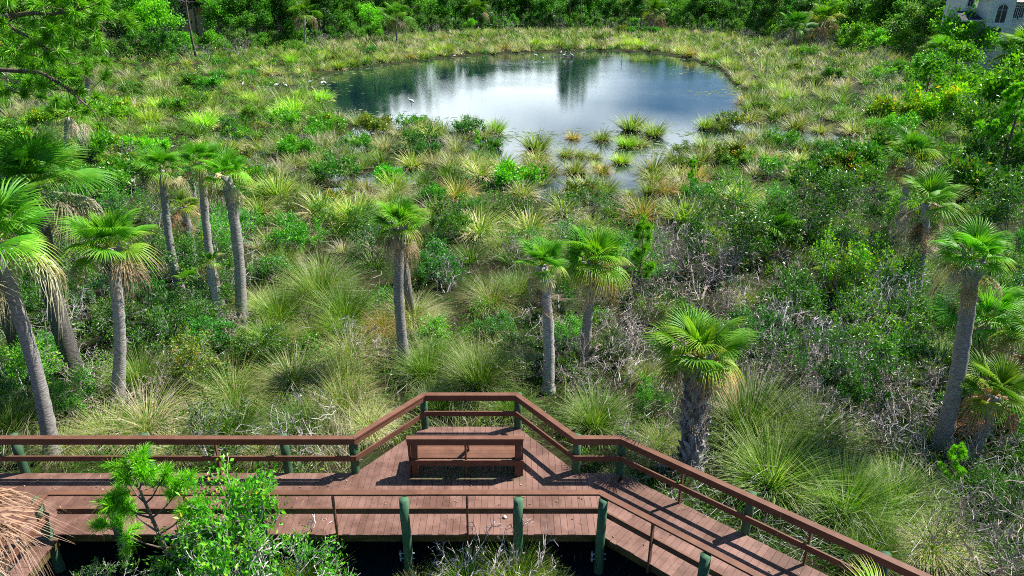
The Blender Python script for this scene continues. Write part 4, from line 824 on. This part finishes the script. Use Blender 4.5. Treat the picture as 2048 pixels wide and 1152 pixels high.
# ------------------------------------------------------------------ palms:  base px, crown px, depth shift, crown px radius, trunk radius ...
PALMS = [
 ((108,921),(-14,425),0,145,.165,24,'tall palm with a pale smooth trunk leaning in behind the walkway railing',dict(ndead=6,yellow=3)),
 ((152,752),(72,315),0,132,.26,22,'thick dark-trunked palm with broad glossy fronds, dry vines climbing its trunk',dict(ndead=5,yellow=2,col=(.8,1,1),dark=True)),
 ((236,806),(222,455),0,98,.165,24,'palm with a ring of straw-brown dead fronds under its crown, behind the walkway',dict(ndead=5,yellow=4,boots=.16)),
 ((362,585),(325,315),0,58,.15,16,'thin palm, leftmost of the cluster, with two brown hanging fronds',dict(ndead=5,yellow=3)),
 ((388,560),(367,392),0,50,.16,12,'short dull palm with shaggy dead skirt under the thin cluster palms',dict(ndead=4,yellow=3,skirt=8)),
 ((440,610),(405,305),0,52,.15,15,'slim palm with brownish trunk in the middle of the cluster',dict(ndead=4,yellow=3)),
 ((483,642),(452,325),0,62,.19,17,'straight grey-trunked palm, tallest and rightmost of the thin cluster',dict(ndead=5,yellow=4)),
 ((442,650),(420,512),0,34,.14,12,'low yellowish palm with upright crown and dead stubs along its trunk',dict(ndead=2,yellow=6,skirt=7,upward=True)),
 ((392,610),(380,548),0,36,.10,9,'tiny bright palm sprout above a heap of dead grey fronds',dict(ndead=0,yellow=0,skirt=6,upward=True)),
 ((812,742),(800,425),0,70,.165,26,'lone palm with lichen-spotted grey trunk standing mid-marsh before the pond',dict(ndead=6,yellow=3,boots=.08)),
 ((1096,786),(1084,505),0,66,.165,18,'palm with thick brown skirt of dead fronds, left one of the pair',dict(ndead=5,yellow=2,skirt=9)),
 ((1172,722),(1190,492),0,86,.16,26,'palm with wide yellow-edged crown, right one of the pair',dict(ndead=6,yellow=8,boots=.14)),
 ((1381,942),(1398,668),.1,116,.24,24,'stout palm with criss-cross leaf bases on its trunk beside the railing',dict(ndead=5,yellow=4,boots=.97,skirt=4)),
 ((1545,520),(1542,440),0,82,.16,20,'pale-tipped palm half buried in shrubs left of the ragged palm',dict(ndead=4,yellow=3)),
 ((1828,600),(1852,372),0,84,.17,13,'ragged palm with few separate fronds and shaggy dead leaves on its trunk',dict(ndead=4,yellow=2,skirt=12)),
 ((1802,515),(1822,285),0,64,.16,15,'grey-skirted palm standing behind the ragged palm',dict(ndead=9,yellow=3)),
 ((1882,896),(1945,485),0,84,.19,22,'tall palm with smooth grey trunk tilting outward above low palms',dict(ndead=9,yellow=4,boots=.10)),
 ((1942,770),(1972,600),0,108,.2,20,'bushy palm with pleated dead skirt directly behind the tall grey trunk',dict(ndead=3,yellow=2,skirt=14)),
 ((1945,912),(1990,752),0,92,.15,17,'low spreading palm with bright fronds near the frame edge, before the tall grey trunk',dict(ndead=4,yellow=3)),
 ((2052,830),(2075,640),0,90,.16,16,'palm with a few bright fronds poking in from the frame edge',dict(ndead=4,yellow=3)),
 ((1690,585),(1688,530),0,70,.16,14,'yellowed palm crown sunk among the shrubs',dict(ndead=5,yellow=6)),
 ((135,330),(135,212),0,52,.16,16,'green palm with yellow top frond behind the broad glossy palm',dict(ndead=4,yellow=3)),
 ((172,215),(172,120),0,26,.2,10,'dry tattered palm with more dead leaves than green, below the pine branches',dict(ndead=9,yellow=3,skirt=6)),
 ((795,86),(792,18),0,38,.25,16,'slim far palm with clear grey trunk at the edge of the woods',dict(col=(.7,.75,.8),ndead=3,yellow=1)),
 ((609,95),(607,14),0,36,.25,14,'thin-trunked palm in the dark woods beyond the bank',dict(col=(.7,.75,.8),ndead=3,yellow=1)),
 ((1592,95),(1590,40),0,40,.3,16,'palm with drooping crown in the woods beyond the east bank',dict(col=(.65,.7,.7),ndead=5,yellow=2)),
 ((1640,92),(1648,22),0,44,.3,16,'bright yellowish palm in the woods beyond the east bank',dict(ndead=5,yellow=6)),
 ((1885,150),(1888,88),0,46,.28,18,'rounded palm with dark dead skirt below the house',dict(ndead=4,yellow=2,skirt=8)),
 ((2052,180),(2042,82),0,66,.3,20,'dark full palm standing in front of the house',dict(ndead=5,yellow=2)),
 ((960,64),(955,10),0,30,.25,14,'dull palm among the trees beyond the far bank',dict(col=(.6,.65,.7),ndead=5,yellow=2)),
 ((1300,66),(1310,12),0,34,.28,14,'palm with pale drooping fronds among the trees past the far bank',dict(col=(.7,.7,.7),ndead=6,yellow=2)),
]
for k, (b, c, dy, r, tr, n, lab, kw) in enumerate(PALMS):
    p = ground(*b); top = at_Y(c[0], c[1]+.42*r, p[1]+dy+.2); R = r*proj(top)[2]/F
    palm(p, top, R*.92, tr, max(7, int(n*.85)), lab, seed=k+1, **kw)
palm((-9.35, 8.6, 0), (-9.35, 8.6, 3.3), 1.15, .2, 4, 'palm crown of straw-coloured dead fronds hanging over the side walkway', ndead=20, yellow=3, seed=41, deadel=(-.7, .5))
palm((5.2, 7.2, 0), (5.25, 7.25, 2.85), .85, .17, 14, 'palm top with straw-tipped upright fronds below the sloping railing', ndead=3, yellow=11, upward=True, seed=42)
pd = ground(822, 640); g = G(); loft(g, [(0, 0, -.3), (-.05, .05, 1.2), (-.12, .1, 2.4), (-.2, .12, 3.3)], [.16, .15, .14, .12], 10, .2); o = g.build('dead_palm_trunk', M['palmbark'], None, True); o.location = pd; tag(o, 'dark headless palm trunk right behind the lichen-spotted palm', 'dead trunk')
# ------------------------------------------------------------------ pines
PP = [pine_proto(6, 2.4, 7, 1.7, 70, .30, .03, .6, .11, 8), pine_proto(3.2, 1.0, 5, .7, 60, .26, .02, .65, .05, 5)]
for b, h_, s_, w_, lab, i in [((1995,370),6.2,1.05,1.0,'bright green pine with bare lower branches among dark shrubs',0),((1275,600),3.3,1.0,.8,'thin pine sapling beside the yellow-edged palm',1),((1378,400),2.4,.75,.7,'small bright pine sapling near the pond inlet',1),((1842,235),5.2,.8,1.2,'umbrella-shaped bright sapling tree with bare forked trunk',0),((1893,985),1.35,.42,.9,'short bright green pine seedling in the dry grass',1),((1090,372),1.6,.5,.7,'tiny bright pine seedling among the near-shore tussocks',1),((955,300),1.7,.6,.7,'little yellow-green pine seedling on the near shore',1)]:
    p = ground(*b); o = plant2('pine_sapling', [('trunk', PP[i][0]), ('crown', PP[i][1])], p, random.uniform(0, 6), (s_*w_, s_*w_, h_/(6 if i == 0 else 3.2)), lab, 'pine tree', None, (1.1, 1.15, 1))
# young pine in front of the walkway: trunk, branches with needles as their sub-parts
base = np.array([-6.7, 10.25, 0.0]); o = empty('young_pine', base); tag(o, 'young bright green pine growing against the walkway railing', 'pine tree')
tp = np.array([(0, 0, -.2), (-.02, 0, .6), (-.12, .02, 1.3), (-.2, .03, 1.9), (-.30, .05, 2.5), (-.36, .06, 3.05), (-.40, .06, 3.45)]); g = G(); loft(g, tp, [.06, .05, .042, .035, .026, .018, .010], 8, .6); g.build('trunk', M['pinebark'], o, True)
YB = [(1.35, (1.15, .1, .25)), (1.32, (-1.15, .05, .55)), (1.7, (.95, -.1, .85)), (1.75, (-.7, .1, .75)), (2.1, (.75, .15, .75)), (2.1, (-.55, -.15, .55)), (2.45, (.4, .1, .5)), (2.5, (-.32, .1, .5)), (2.8, (.22, -.1, .45)), (2.8, (-.2, .12, .45)), (.95, (.25, -.25, -.02)), (3.05, (.12, .1, .3))]
for z, d in YB:
    b = np.array([np.interp(z, tp[:, 2], tp[:, 0]), .03, z]); d = np.array(d); pts = [b, b+d*.35+np.array([0, 0, -.06]), b+d*.7+np.array([0, 0, -.02]), b+d]
    g = G(); loft(g, pts, [.022, .017, .012, .007], 6, .5, False); TP, TD = [pts[3]], [d/np.linalg.norm(d)+np.array([0, 0, .5])]
    for f in (.5, .66, .8, .92):
        for _ in range(1+(abs(d[0]) > .5)):
            q = b+d*f; e = unit(d/np.linalg.norm(d)+rng.normal(0, .6, 3)+np.array([0, 0, .25])); q2 = q+e*rng.uniform(.12, .3); loft(g, [q, q2], [.008, .005], 4, .5, False); TP += [q2, q*.35+q2*.65, q*.7+q2*.3]; TD += [e+np.array([0, 0, .3]), e*1.3, e*1.3]
    br = g.build('branch', M['pinebark'], o, True); V, Q, T = tuft(TP, TD, 38, .23, .009, .7, .55); link('needles', mk('needles', V, Q, M['needle'], T), br).color = (1.15, 1.2, 1, 1)
# big pine at the edge of the frame, its branches reaching in
p = ground(-75, 585); p[1] = 19.0; p[0] = -15.6; p[2] = .1; o = empty('slash_pine', p); tag(o, 'large pine reaching long needled branches in from the frame edge', 'pine tree')
g = G(); loft(g, [(0, 0, -.3), (.05, 0, 4), (-.05, 0, 8), (.1, .1, 12), (.1, .1, 15)], [.24, .2, .17, .13, .05], 12, .5); g.build('trunk', M['pinebark'], o, True)
def pbr(pts, r, ntw, nl=.26, seed=0):
    pts = np.array(pts, float)-p; g = G(); loft(g, pts, np.linspace(r, r*.3, len(pts)), 7, .35, False); TP, TD = [], []
    for k in range(ntw):
        f = rng.uniform(.15, 1)**.8*(len(pts)-1); i = min(int(f), len(pts)-2); q = pts[i]+(pts[i+1]-pts[i])*(f-i); d = unit(pts[i+1]-pts[i]); e = unit(d*.5+rng.normal(0, .7, 3)+np.array([0, 0, .25])); L = rng.uniform(.2, .95)
        m_ = q+e*L*.5+rng.normal(0, .04, 3); q2 = q+e*L+np.array([0, 0, .06]); loft(g, [q, m_, q2], [.014, .01, .006], 4, .35, False); TP += [q2, m_*.3+q2*.7]; TD += [e+np.array([0, 0, .3]), e+rng.normal(0, .4, 3)]
    br = g.build('branch', M['pinebark'], o, True); V, Q, T = tuft(TP, TD, 60, nl, .014, .8, .6); link('needles', mk('needles', V, Q, M['needle'], T), br)
A = lambda u, v, Y: at_Y(u, v, Y)
pbr([(-15.5, 19, 10.6), A(0, 36, 18.8), A(60, 26, 18.5), A(110, 28, 18.2), A(165, 18, 18)], .085, 34)
pbr([(-15.5, 19, 10.2), A(2, 42, 18.4), A(45, 68, 18.2), A(75, 85, 18), A(102, 102, 17.9)], .06, 24)
pbr([(-15.5, 19, 9.6), A(40, 142, 19.2), A(80, 144, 19), A(125, 170, 18.8), A(155, 195, 18.6), A(192, 228, 18.4)], .07, 24)
pbr([(-15.5, 19, 11.3), A(30, -40, 19.5), A(110, -10, 19.3), A(160, 14, 19.1), A(212, 60, 19)], .065, 36)
pbr([(-15.5, 19, 10.0), A(10, 90, 20.5), A(60, 110, 20.5), A(120, 120, 20.3), A(150, 130, 20.2)], .05, 34)
pbr([(-15.5, 19, 9.3), A(-20, 150, 20), A(30, 185, 20), A(70, 190, 19.8)], .045, 20)
# ------------------------------------------------------------------ the woods beyond the marsh
TU = [tree_proto(4.5, .5, 7, 2, 26, .24, 2.0, .5, .22, 1.0, .09), tree_proto(4.2, .4, 8, 2, 24, .24, 2.3, .62, .24, 1.1, .09), tree_proto(5.0, .8, 7, 2, 22, .24, 1.8, .4, .22, .8, .1)]
TB = [tree_proto(11, 2.2, 10, 2, 38, .42, 4.2, .4, .45, 1.0, .2), tree_proto(10.5, 1.8, 10, 2, 38, .42, 4.6, .55, .5, 1.0, .22), tree_proto(12, 3.0, 9, 2, 34, .42, 3.8, .3, .45, .9, .2)]
TP_ = [pine_proto(20, 9, 9, 4.2, 26, .75, .09, .35, .26, 8, .7), pine_proto(19, 8, 9, 3.6, 26, .75, .09, .3, .24, 7, .6)]
VF = lambda u: float(np.interp(u, [-200,0,250,450,560,700,850,1000,1250,1450,1550,1700,1800,1900,2048,2250], [150,140,122,110,98,85,72,64,62,72,84,98,116,140,175,215]))
def wood(u, off, kids, sc, desc, cat, grp, col, name):
    p = ground(u, VF(u)); d = p[:2]/np.linalg.norm(p[:2]); p[:2] += d*off; p[2] = float(gz(p[0], p[1])); o = plant2(name, kids, p, random.uniform(0, 6.28), sc, None, cat, None, col); reg(o, desc, cat, grp)
random.seed(9)
TCOL = [('dark green', (.62, .75, .8)), ('mid green', (1.05, 1.05, 1)), ('greyish green', (1.15, .9, 1.9)), ('bright green', (1.5, 1.6, .8)), ('yellowish green', (1.8, 1.5, .7))]
u = -160
while u < 2220:
    if 1958 < u < 2018: u = 2018
    k = random.randrange(3); nm, c = random.choice(TCOL[:4] if u < 1500 else TCOL[1:]); s_ = random.uniform(.75, 1.25)
    wood(u, random.uniform(1, 7), [('trunk', TU[k][0]), ('crown', TU[k][1])], (s_*1.1, s_*1.1, s_), f'{nm} bushy woodside tree', 'small tree', 'small trees at the edge of the woods', c, 'bushy_tree'); u += random.uniform(18, 31)
u = -170
while u < 2220:
    k = random.randrange(3); nm, c = random.choice(TCOL[:2]+TCOL[:4] if u < 1550 else TCOL); s_ = random.uniform(.85, 1.2)*(.92 if 1200 < u < 1480 else 1)
    if not 1935 < u < 2150 and not (335 < u < 425 or 250 < u < 275): wood(u, random.uniform(9, 17), [('trunk', TB[k][0]), ('crown', TB[k][1])], s_, f'{nm} broadleaf woods tree', 'tree', 'broadleaf trees in the woods', c, 'broadleaf_tree')
    u += random.uniform(22, 36)
def tallh(u): return float(np.interp(u, [-200, 600, 780, 820, 865, 905, 960, 1040, 1090, 1150, 1190, 1230, 1285, 1310, 1330, 1355, 1390, 1480, 1560, 1700, 2200], [22, 24, 23, 20, 22, 15, 19, 13, 17, 22, 15, 10.5, 10.5, 15, 12, 15, 10.5, 11, 15, 17, 16]))
u = -180
while u < 2220:
    h_ = tallh(u)*random.uniform(.95, 1.05)
    if not 1890 < u < 2170 and not 230 < u < 330:
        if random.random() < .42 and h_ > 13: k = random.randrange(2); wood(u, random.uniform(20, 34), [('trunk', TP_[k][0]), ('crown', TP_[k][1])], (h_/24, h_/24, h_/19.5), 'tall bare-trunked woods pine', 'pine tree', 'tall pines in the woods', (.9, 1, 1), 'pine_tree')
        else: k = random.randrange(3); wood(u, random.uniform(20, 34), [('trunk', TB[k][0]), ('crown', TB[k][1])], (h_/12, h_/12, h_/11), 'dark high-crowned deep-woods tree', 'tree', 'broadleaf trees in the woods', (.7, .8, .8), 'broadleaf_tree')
    u += random.uniform(24, 40) if u > 820 or u < 480 else random.uniform(13, 22)
for u, off in [(390, -6), (1138, 3), (1160, 6)]:
    wood(u, off, [('trunk', TP_[0][0]), ('crown', TP_[0][1])], (.85, .85, 1.05), 'tall dark-trunked woodside pine', 'pine tree', 'tall pines in the woods', (.8, .9, .9), 'pine_tree')
for u, v, s_, lab, c in [(330, 118, 1.15, 'large dark rounded bush at the edge of the bright grass', (.55, .75, .8)), (1700, 112, 1.5, 'spreading bright bush left of the house', (1.7, 1.5, .8)), (1800, 100, 1.7, 'tall bright green tree beside the house roof', (1.2, 1.6, .7)), (1900, 170, 1.4, 'bright rounded tree below the arched window', (1.7, 1.6, .7)), (1925, 215, 1.1, 'dark bushy tree under the house', (.8, .9, .8)), (1918, 150, 1.9, 'bright green tree beside the house porch roof', (1.5, 1.5, .7)), (2025, 185, 1.3, 'mid-green tree at the foot of the house wall', (1, 1, 1)), (1893, 142, 2.3, 'tall bright tree hiding the end of the house', (1.3, 1.5, .7)), (1850, 190, 1.2, 'dark tree hung with pale tips below the rounded palm', (.8, 1, .8)), (2040, 230, 1.5, 'yellowish bushy tree at the frame edge below the house', (1.6, 1.4, .7))]:
    p = ground(u, v); tag(plant2('bushy_tree', [('trunk', TU[0][0]), ('crown', TU[0][1])], p, random.uniform(0, 6), s_, lab, 'small tree', None, c))
p = ground(1742, 70); p[:2] *= .95; st, fo = TU[2]; red = fo.copy(); red.materials[0] = M['red']; tag(plant2('red_tree', [('trunk', st), ('crown', red)], p, 1, (1, 1, 1.75), 'small red-leaved tree standing out among the green woods', 'small tree'))
n = 26000; u = rng.uniform(-260, 2310, n); off = rng.uniform(-2, 30, n); vf = np.array([VF(q) for q in u])
x = (u-1024)/F; yy = -(vf-576)/F; t_ = (0-CAMZ)/(-SP+yy*CP); X = x*t_; Y = (CP+yy*SP)*t_; r_ = np.hypot(X, Y); X, Y = X*(1+off/r_), Y*(1+off/r_); Zl = rng.uniform(0, 1, n)*(.4+3.2*fbm(X, Y, 5, 95))
V, Q, T = leaves(np.stack([X, Y, Zl+.1], 1), rng.normal(0, 1, (n, 3)), rng.uniform(.25, .6, n), .55, np.clip(fbm(X, Y, 4, 97)*1.2-.1+rng.normal(0, .15, n), 0, 1))
tag(link('woodland_undergrowth', mk('woodland_undergrowth', V, Q, M['crown'], T)), 'leafy undergrowth along the foot of the woods', None, None, 'stuff')
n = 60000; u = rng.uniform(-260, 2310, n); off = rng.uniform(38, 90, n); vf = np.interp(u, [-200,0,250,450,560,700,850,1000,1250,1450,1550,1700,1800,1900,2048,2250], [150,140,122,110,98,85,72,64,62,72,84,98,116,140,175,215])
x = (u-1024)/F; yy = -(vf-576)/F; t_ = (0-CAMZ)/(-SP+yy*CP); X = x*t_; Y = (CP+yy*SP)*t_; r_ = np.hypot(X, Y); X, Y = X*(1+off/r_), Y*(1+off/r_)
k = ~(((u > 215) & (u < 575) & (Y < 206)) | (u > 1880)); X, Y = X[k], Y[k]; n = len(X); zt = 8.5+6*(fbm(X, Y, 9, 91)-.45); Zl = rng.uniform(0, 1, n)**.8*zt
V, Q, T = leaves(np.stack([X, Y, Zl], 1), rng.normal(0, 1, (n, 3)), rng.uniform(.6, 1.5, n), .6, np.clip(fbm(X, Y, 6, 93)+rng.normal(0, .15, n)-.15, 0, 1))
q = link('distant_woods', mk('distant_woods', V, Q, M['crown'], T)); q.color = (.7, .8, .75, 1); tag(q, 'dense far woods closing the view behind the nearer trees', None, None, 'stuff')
# ------------------------------------------------------------------ houses
YH = 104.0; o = empty('stucco_house', at_Y(2000, 150, YH)*np.array([1, 1, 0])); tag(o, 'cream stucco house with tall arched window rising above the trees', 'house'); hb = np.array(o.location)
X_ = lambda u, v=50: float(at_Y(u, v, YH)[0]); Z_ = lambda v: float(at_Y(2000, v, YH)[2])
def hpart(g, name, mat, par=None): q = g.build(name, M[mat], par or o); q.location = tuple(-hb) if par is None else (0, 0, 0); return q
xa, xb = X_(1972), X_(2021); zt = Z_(-6)
g = G(); box(g, ((xa+xb)/2, YH+1.5, zt/2), (xb-xa, 3, zt)); box(g, ((xb+X_(2200))/2, YH+5.0, (zt-.7)/2), (X_(2200)-xb, 8, zt-.7)); box(g, ((X_(1956)+xa)/2-.01, YH+6.5, (zt+1)/2), (xa-X_(1956), 5, zt+1)); hpart(g, 'wall', 'wall')
g = G(); box(g, ((xb+.02+X_(2030))/2, YH+.97, Z_(45)/2+2), (X_(2030)-xb, .06, Z_(45)+2.2)); hpart(g, 'wall', 'tan')
def archwin(x0, x1, z0, z1, y, arch=True):
    fr = G(); r = (x1-x0)/2; cx = (x0+x1)/2; n = 9; zs = z1-r if arch else z1
    V = [(x0, y, z0), (x1, y, z0)]; 
    g = G(); box(g, (cx, y, (z0+zs)/2), (x1-x0, .06, zs-z0), 0, .4)
    if arch:
        for k in range(n):
            a0, a1 = PI*k/n, PI*(k+1)/n; c0 = (cx+r*math.cos(a0), cx+r*math.cos(a1)); z_ = (zs+r*math.sin(a0), zs+r*math.sin(a1))
            g.add([(c0[0], y-.03, zs), (c0[0], y-.03, z_[0]), (c0[1], y-.03, z_[1]), (c0[1], y-.03, zs), (c0[0], y+.03, zs), (c0[0], y+.03, z_[0]), (c0[1], y+.03, z_[1]), (c0[1], y+.03, zs)], [(0, 1, 2, 3), (7, 6, 5, 4), (1, 5, 6, 2)], .4)
    w_ = .22
    for xx in (x0-w_/2, x1+w_/2): box(fr, (xx, y-.02, (z0+zs)/2), (w_, .16, zs-z0))
    box(fr, (cx, y-.03, z0-.1), (x1-x0+2*w_, .2, .2))
    if arch:
        for k in range(n):
            a = PI*(k+.5)/n; Mx = Matrix.Rotation(-(a-PI/2), 3, 'Y'); box(fr, (cx+(r+w_/2)*math.cos(a), y-.02, zs+(r+w_/2)*math.sin(a)), (2.25*r*math.sin(PI/n/2)*1.05+.05, .16, w_), M=[list(q) for q in Mx])
    else: box(fr, (cx, y-.02, z1+w_/2), (x1-x0+2*w_, .16, w_))
    mu = (x0+x1)/2; box(fr, (mu, y-.045, (z0+z1)/2), (.05, .05, z1-z0)); box(fr, (mu, y-.043, zs), (x1-x0, .05, .05))
    f = hpart(fr, 'window', 'trim'); hpart(g, 'pane', 'glass', f)
archwin(X_(1986), X_(2006), Z_(46), Z_(9), YH-.05); archwin(X_(1984), X_(2004), Z_(98), Z_(56), YH-.05, False)
archwin(X_(2029.5), X_(2037), Z_(36), Z_(11), YH+.95); archwin(X_(2041), X_(2049), Z_(36), Z_(11), YH+.95); archwin(X_(1959), X_(1969), Z_(14), Z_(-10), YH+3.95, False)
g = G(); box(g, ((xa+xb)/2, YH-.06, Z_(51)), (xb-xa+.2, .3, .75)); box(g, (X_(1965), YH+3.9, Z_(22)), (2.4, .3, .4)); hpart(g, 'trim_band', 'trim')
g = G(); cx = (xa+xb)/2
g.add([(xa-.4, YH-.4, zt-.3), (cx, YH-.4, zt+1.5), (cx, YH+6, zt+1.5), (xa-.4, YH+6, zt-.3), (xa-.4, YH-.4, zt-.1), (cx, YH-.4, zt+1.75), (cx, YH+6, zt+1.75), (xa-.4, YH+6, zt-.1)], BQ[[0]]*0+np.array([[0,1,2,3]]), .5); V_ = g.V[-1]
g.add(V_, [(7,6,5,4),(0,4,5,1),(3,2,6,7),(0,3,7,4)], .5)
W_ = V_.copy(); W_[:, 0] = 2*cx-W_[:, 0]; g.add(W_, [(3,2,1,0),(4,5,6,7),(1,5,4,0),(7,6,2,3),(4,7,3,0)], .5)
beam(g, (xb+.5, YH+.6, zt-.75), (X_(2200), YH+.6, zt-.75), 1.0, .16); g.add([(xb-.1, YH+.3, zt-.62), (X_(2200), YH+.3, zt-.62), (X_(2200), YH+6, zt+2), (xb-.1, YH+6, zt+2)], [(0,1,2,3)], .6); hpart(g, 'roof', 'roofp')
g = G(); za, zb_ = Z_(40), Z_(23); g.add([(X_(1925), YH+.5, za), (xa-.05, YH+.5, za), (xa-.05, YH+3.9, zb_), (X_(1940), YH+3.9, zb_)], [(0,1,2,3)], .5); hpart(g, 'porch_roof', 'roofd')
g = G(); box(g, ((X_(1925)+xa)/2, YH+.5, za-.1), (xa-X_(1925)-.1, .2, .2)); hpart(g, 'gutter', 'trim')
YK = 190.0; o2 = empty('yellow_house', at_Y(400, 100, YK)*np.array([1, 1, 0])); tag(o2, 'pale yellow house glimpsed through the tree trunks beyond the marsh', 'house'); hb = np.array(o2.location); o = o2
X2 = lambda u: float(at_Y(u, 40, YK)[0]); M['yellow'] = solid_mat('pale_yellow_siding', (.70, .52, .24), (.80, .64, .36), 3, .85, .1, (1, 1, 6), .1, .2)
g = G(); box(g, ((X2(230)+X2(560))/2, YK+4, 4.2), (X2(560)-X2(230), 8, 9)); hpart(g, 'wall', 'yellow')
for uu in (262, 340, 372, 470, 520):
    f = G(); x_ = X2(uu); box(f, (x_, YK-.03, 5.6), (1.5, .12, 1.9)); f = hpart(f, 'window', 'trim'); g = G(); box(g, (x_, YK-.1, 5.6), (1.15, .05, 1.55)); hpart(g, 'pane', 'glass', f)
g = G(); box(g, (X2(402), YK-.05, 6.6), (2.6, .15, 1.6)); hpart(g, 'shutter', 'orange')
g = G(); x0, x1 = X2(224), X2(566); g.add([(x0, YK-.8, 8.6), (x1, YK-.8, 8.6), (x1, YK+4, 11.5), (x0, YK+4, 11.5), (x0, YK+8.8, 8.6), (x1, YK+8.8, 8.6)], [(0,1,2,3),(3,2,5,4)], .5); hpart(g, 'roof', 'roofd')
# ------------------------------------------------------------------ birds
def egret(p, rz, s, lab, pose=0, mat='white', name='egret', cat='egret'):
    o = empty(name, p, rz); o.scale = (s, s, s); tag(o, lab, cat, None if name != 'egret' else 'white wading birds'); g = G()
    neck = [(.16, 0, .62), (.26, 0, .70), (.25, 0, .82), (.20, 0, .90), (.24, 0, .97), (.30, 0, .985), (.35, 0, .98)] if pose == 0 else [(.16, 0, .60), (.21, 0, .66), (.17, 0, .72), (.19, 0, .78), (.25, 0, .79), (.29, 0, .785), (.33, 0, .78)]
    loft(g, [(-.34, 0, .40), (-.22, 0, .46), (-.08, 0, .53), (.06, 0, .58)]+neck, [.02, .075, .12, .11, .06, .035, .028, .028, .036, .038, .02], 10, .5)
    g.build('body', M[mat], o, True); b = neck[-1]; g = G(); loft(g, [(b[0]-.01, 0, b[2]), (b[0]+.13, 0, b[2]-.03)], [.014, .003], 6); g.build('bill', M['bill' if mat == 'white' else 'blackbird'], o)
    for y_ in (-.035, .035):
        g = G(); loft(g, [(0, y_, .48), (-.03, y_, .26), (.0, y_, .02), (.07, y_, .0)], [.018, .011, .009, .006], 5); g.build('leg', M['blackbird'], o)
BIRDS = [(622,176,.3,1.15,0,'white egret with raised neck at the west tip of the pond'),(646,184,1.2,.95,0,'egret facing east on the bright tussock, left of a touching pair'),(651,184,4.2,.95,0,'egret facing away on the bright tussock, right of a touching pair'),(572,183,2.8,1.0,1,'hunched white egret beside the grey brush'),(557,202,.4,1.15,1,'plump white egret perched on the leafy shrub near the pond'),(543,240,.2,1.0,0,'white egret standing low among dead reeds by the yellow-green tussocks'),(487,178,1.5,.95,1,'white egret half hidden in grass far from the pond'),(823,226,2.9,1.2,1,'white egret on top of the near-shore bush'),(781,243,1.0,.9,1,'small egret wading on the algae by the near shore'),(1071,116,2.9,1.2,1,'white egret standing alone on the far algae mat'),(1128,115,.5,1.15,0,'egret on the brush pile, nearest the middle of the pond'),(1143,115,2.6,1.15,0,'egret on the brush pile with its head turned east'),(1122,108,1.0,.9,1,'small hunched egret at the back of the brush pile'),(1168,113,5.3,1.3,0,'slim white egret wading east of the brush pile'),(1086,119,2.0,.8,1,'small white bird wading before the brush pile'),(909,116,.6,1.0,1,'white bird at the foot of the far bank thatch'),(923,113,2.0,.9,1,'white bird beside another at the far bank thatch'),(598,222,1.8,.85,1,'little white egret behind the bright green tussock')]
for u, v, rz, s_, ps, lab in BIRDS:
    p = at_z(u, v, .05); gg = float(gz(p[0], p[1])); p[2] = max(gg, -.08)
    if (u, v) == (823, 226): p[2] += .7
    if u in (646, 651): p[2] += .75
    if u == 557: p[2] += .9
    egret(p, rz, s_, lab, ps)
p = at_z(1243, 125, 0); g = G(); loft(g, [(0, 0, -.6), (.02, 0, .2), (0, .02, .62)], [.05, .045, .04], 7); q = g.build('wooden_stake', M['bark']); q.location = p; tag(q, 'dark stake rising from the open water, carrying a bird', 'stake')
egret(p+np.array([0, 0, .60]), 2.0, .75, 'dark cormorant perched on the stake in the open water', 1, 'blackbird', 'cormorant', 'cormorant')
def snag(name, p, pts, r, lab, cat):
    g = G()
    for q in pts: loft(g, q, np.linspace(r, r*.4, len(q)), 6, .3)
    s_ = g.build(name, M['twig']); s_.location = p; tag(s_, lab, cat)
snag('driftwood_branch', at_z(1260, 124, 0), [[(-.5, 0, -.3), (0, 0, .1), (.9, 0, .55)]], .05, 'bare branch poking slantwise out of the water near the stake', 'branch')
snag('driftwood_branch', at_z(872, 262, 0), [[(0, 0, -.3), (.05, 0, .5), (.0, 0, 1.1)], [(.03, 0, .4), (-.5, .1, .8), (-.7, .1, 1.25)], [(.02, 0, .6), (.35, 0, 1.0), (.3, 0, 1.3)]], .045, 'forked dead branch standing in the near-shore shallows', 'branch')
segs, tips = [], []
for k in range(16):
    a = rng.uniform(0, 2*PI); q = rng.normal(0, 1, 2)*np.array([2.4, .8]); grow((q[0], q[1], -.1), (math.cos(a), math.sin(a)*.5, .35), .8, .05, 2, segs, tips, 2, .6, .02, .7, .2, 2, .012)
segs.append(((-2.4, .1, .02), (2.5, -.1, .06), .05, .04)); b_ = link('brush_pile', seg_mesh('brush_pile', segs, M['twig'], 4, .15)); b_.location = at_z(1128, 113, 0); tag(b_, 'brush pile of dead branches in the far shallows, white birds on it', 'brush pile')
finish_labels()
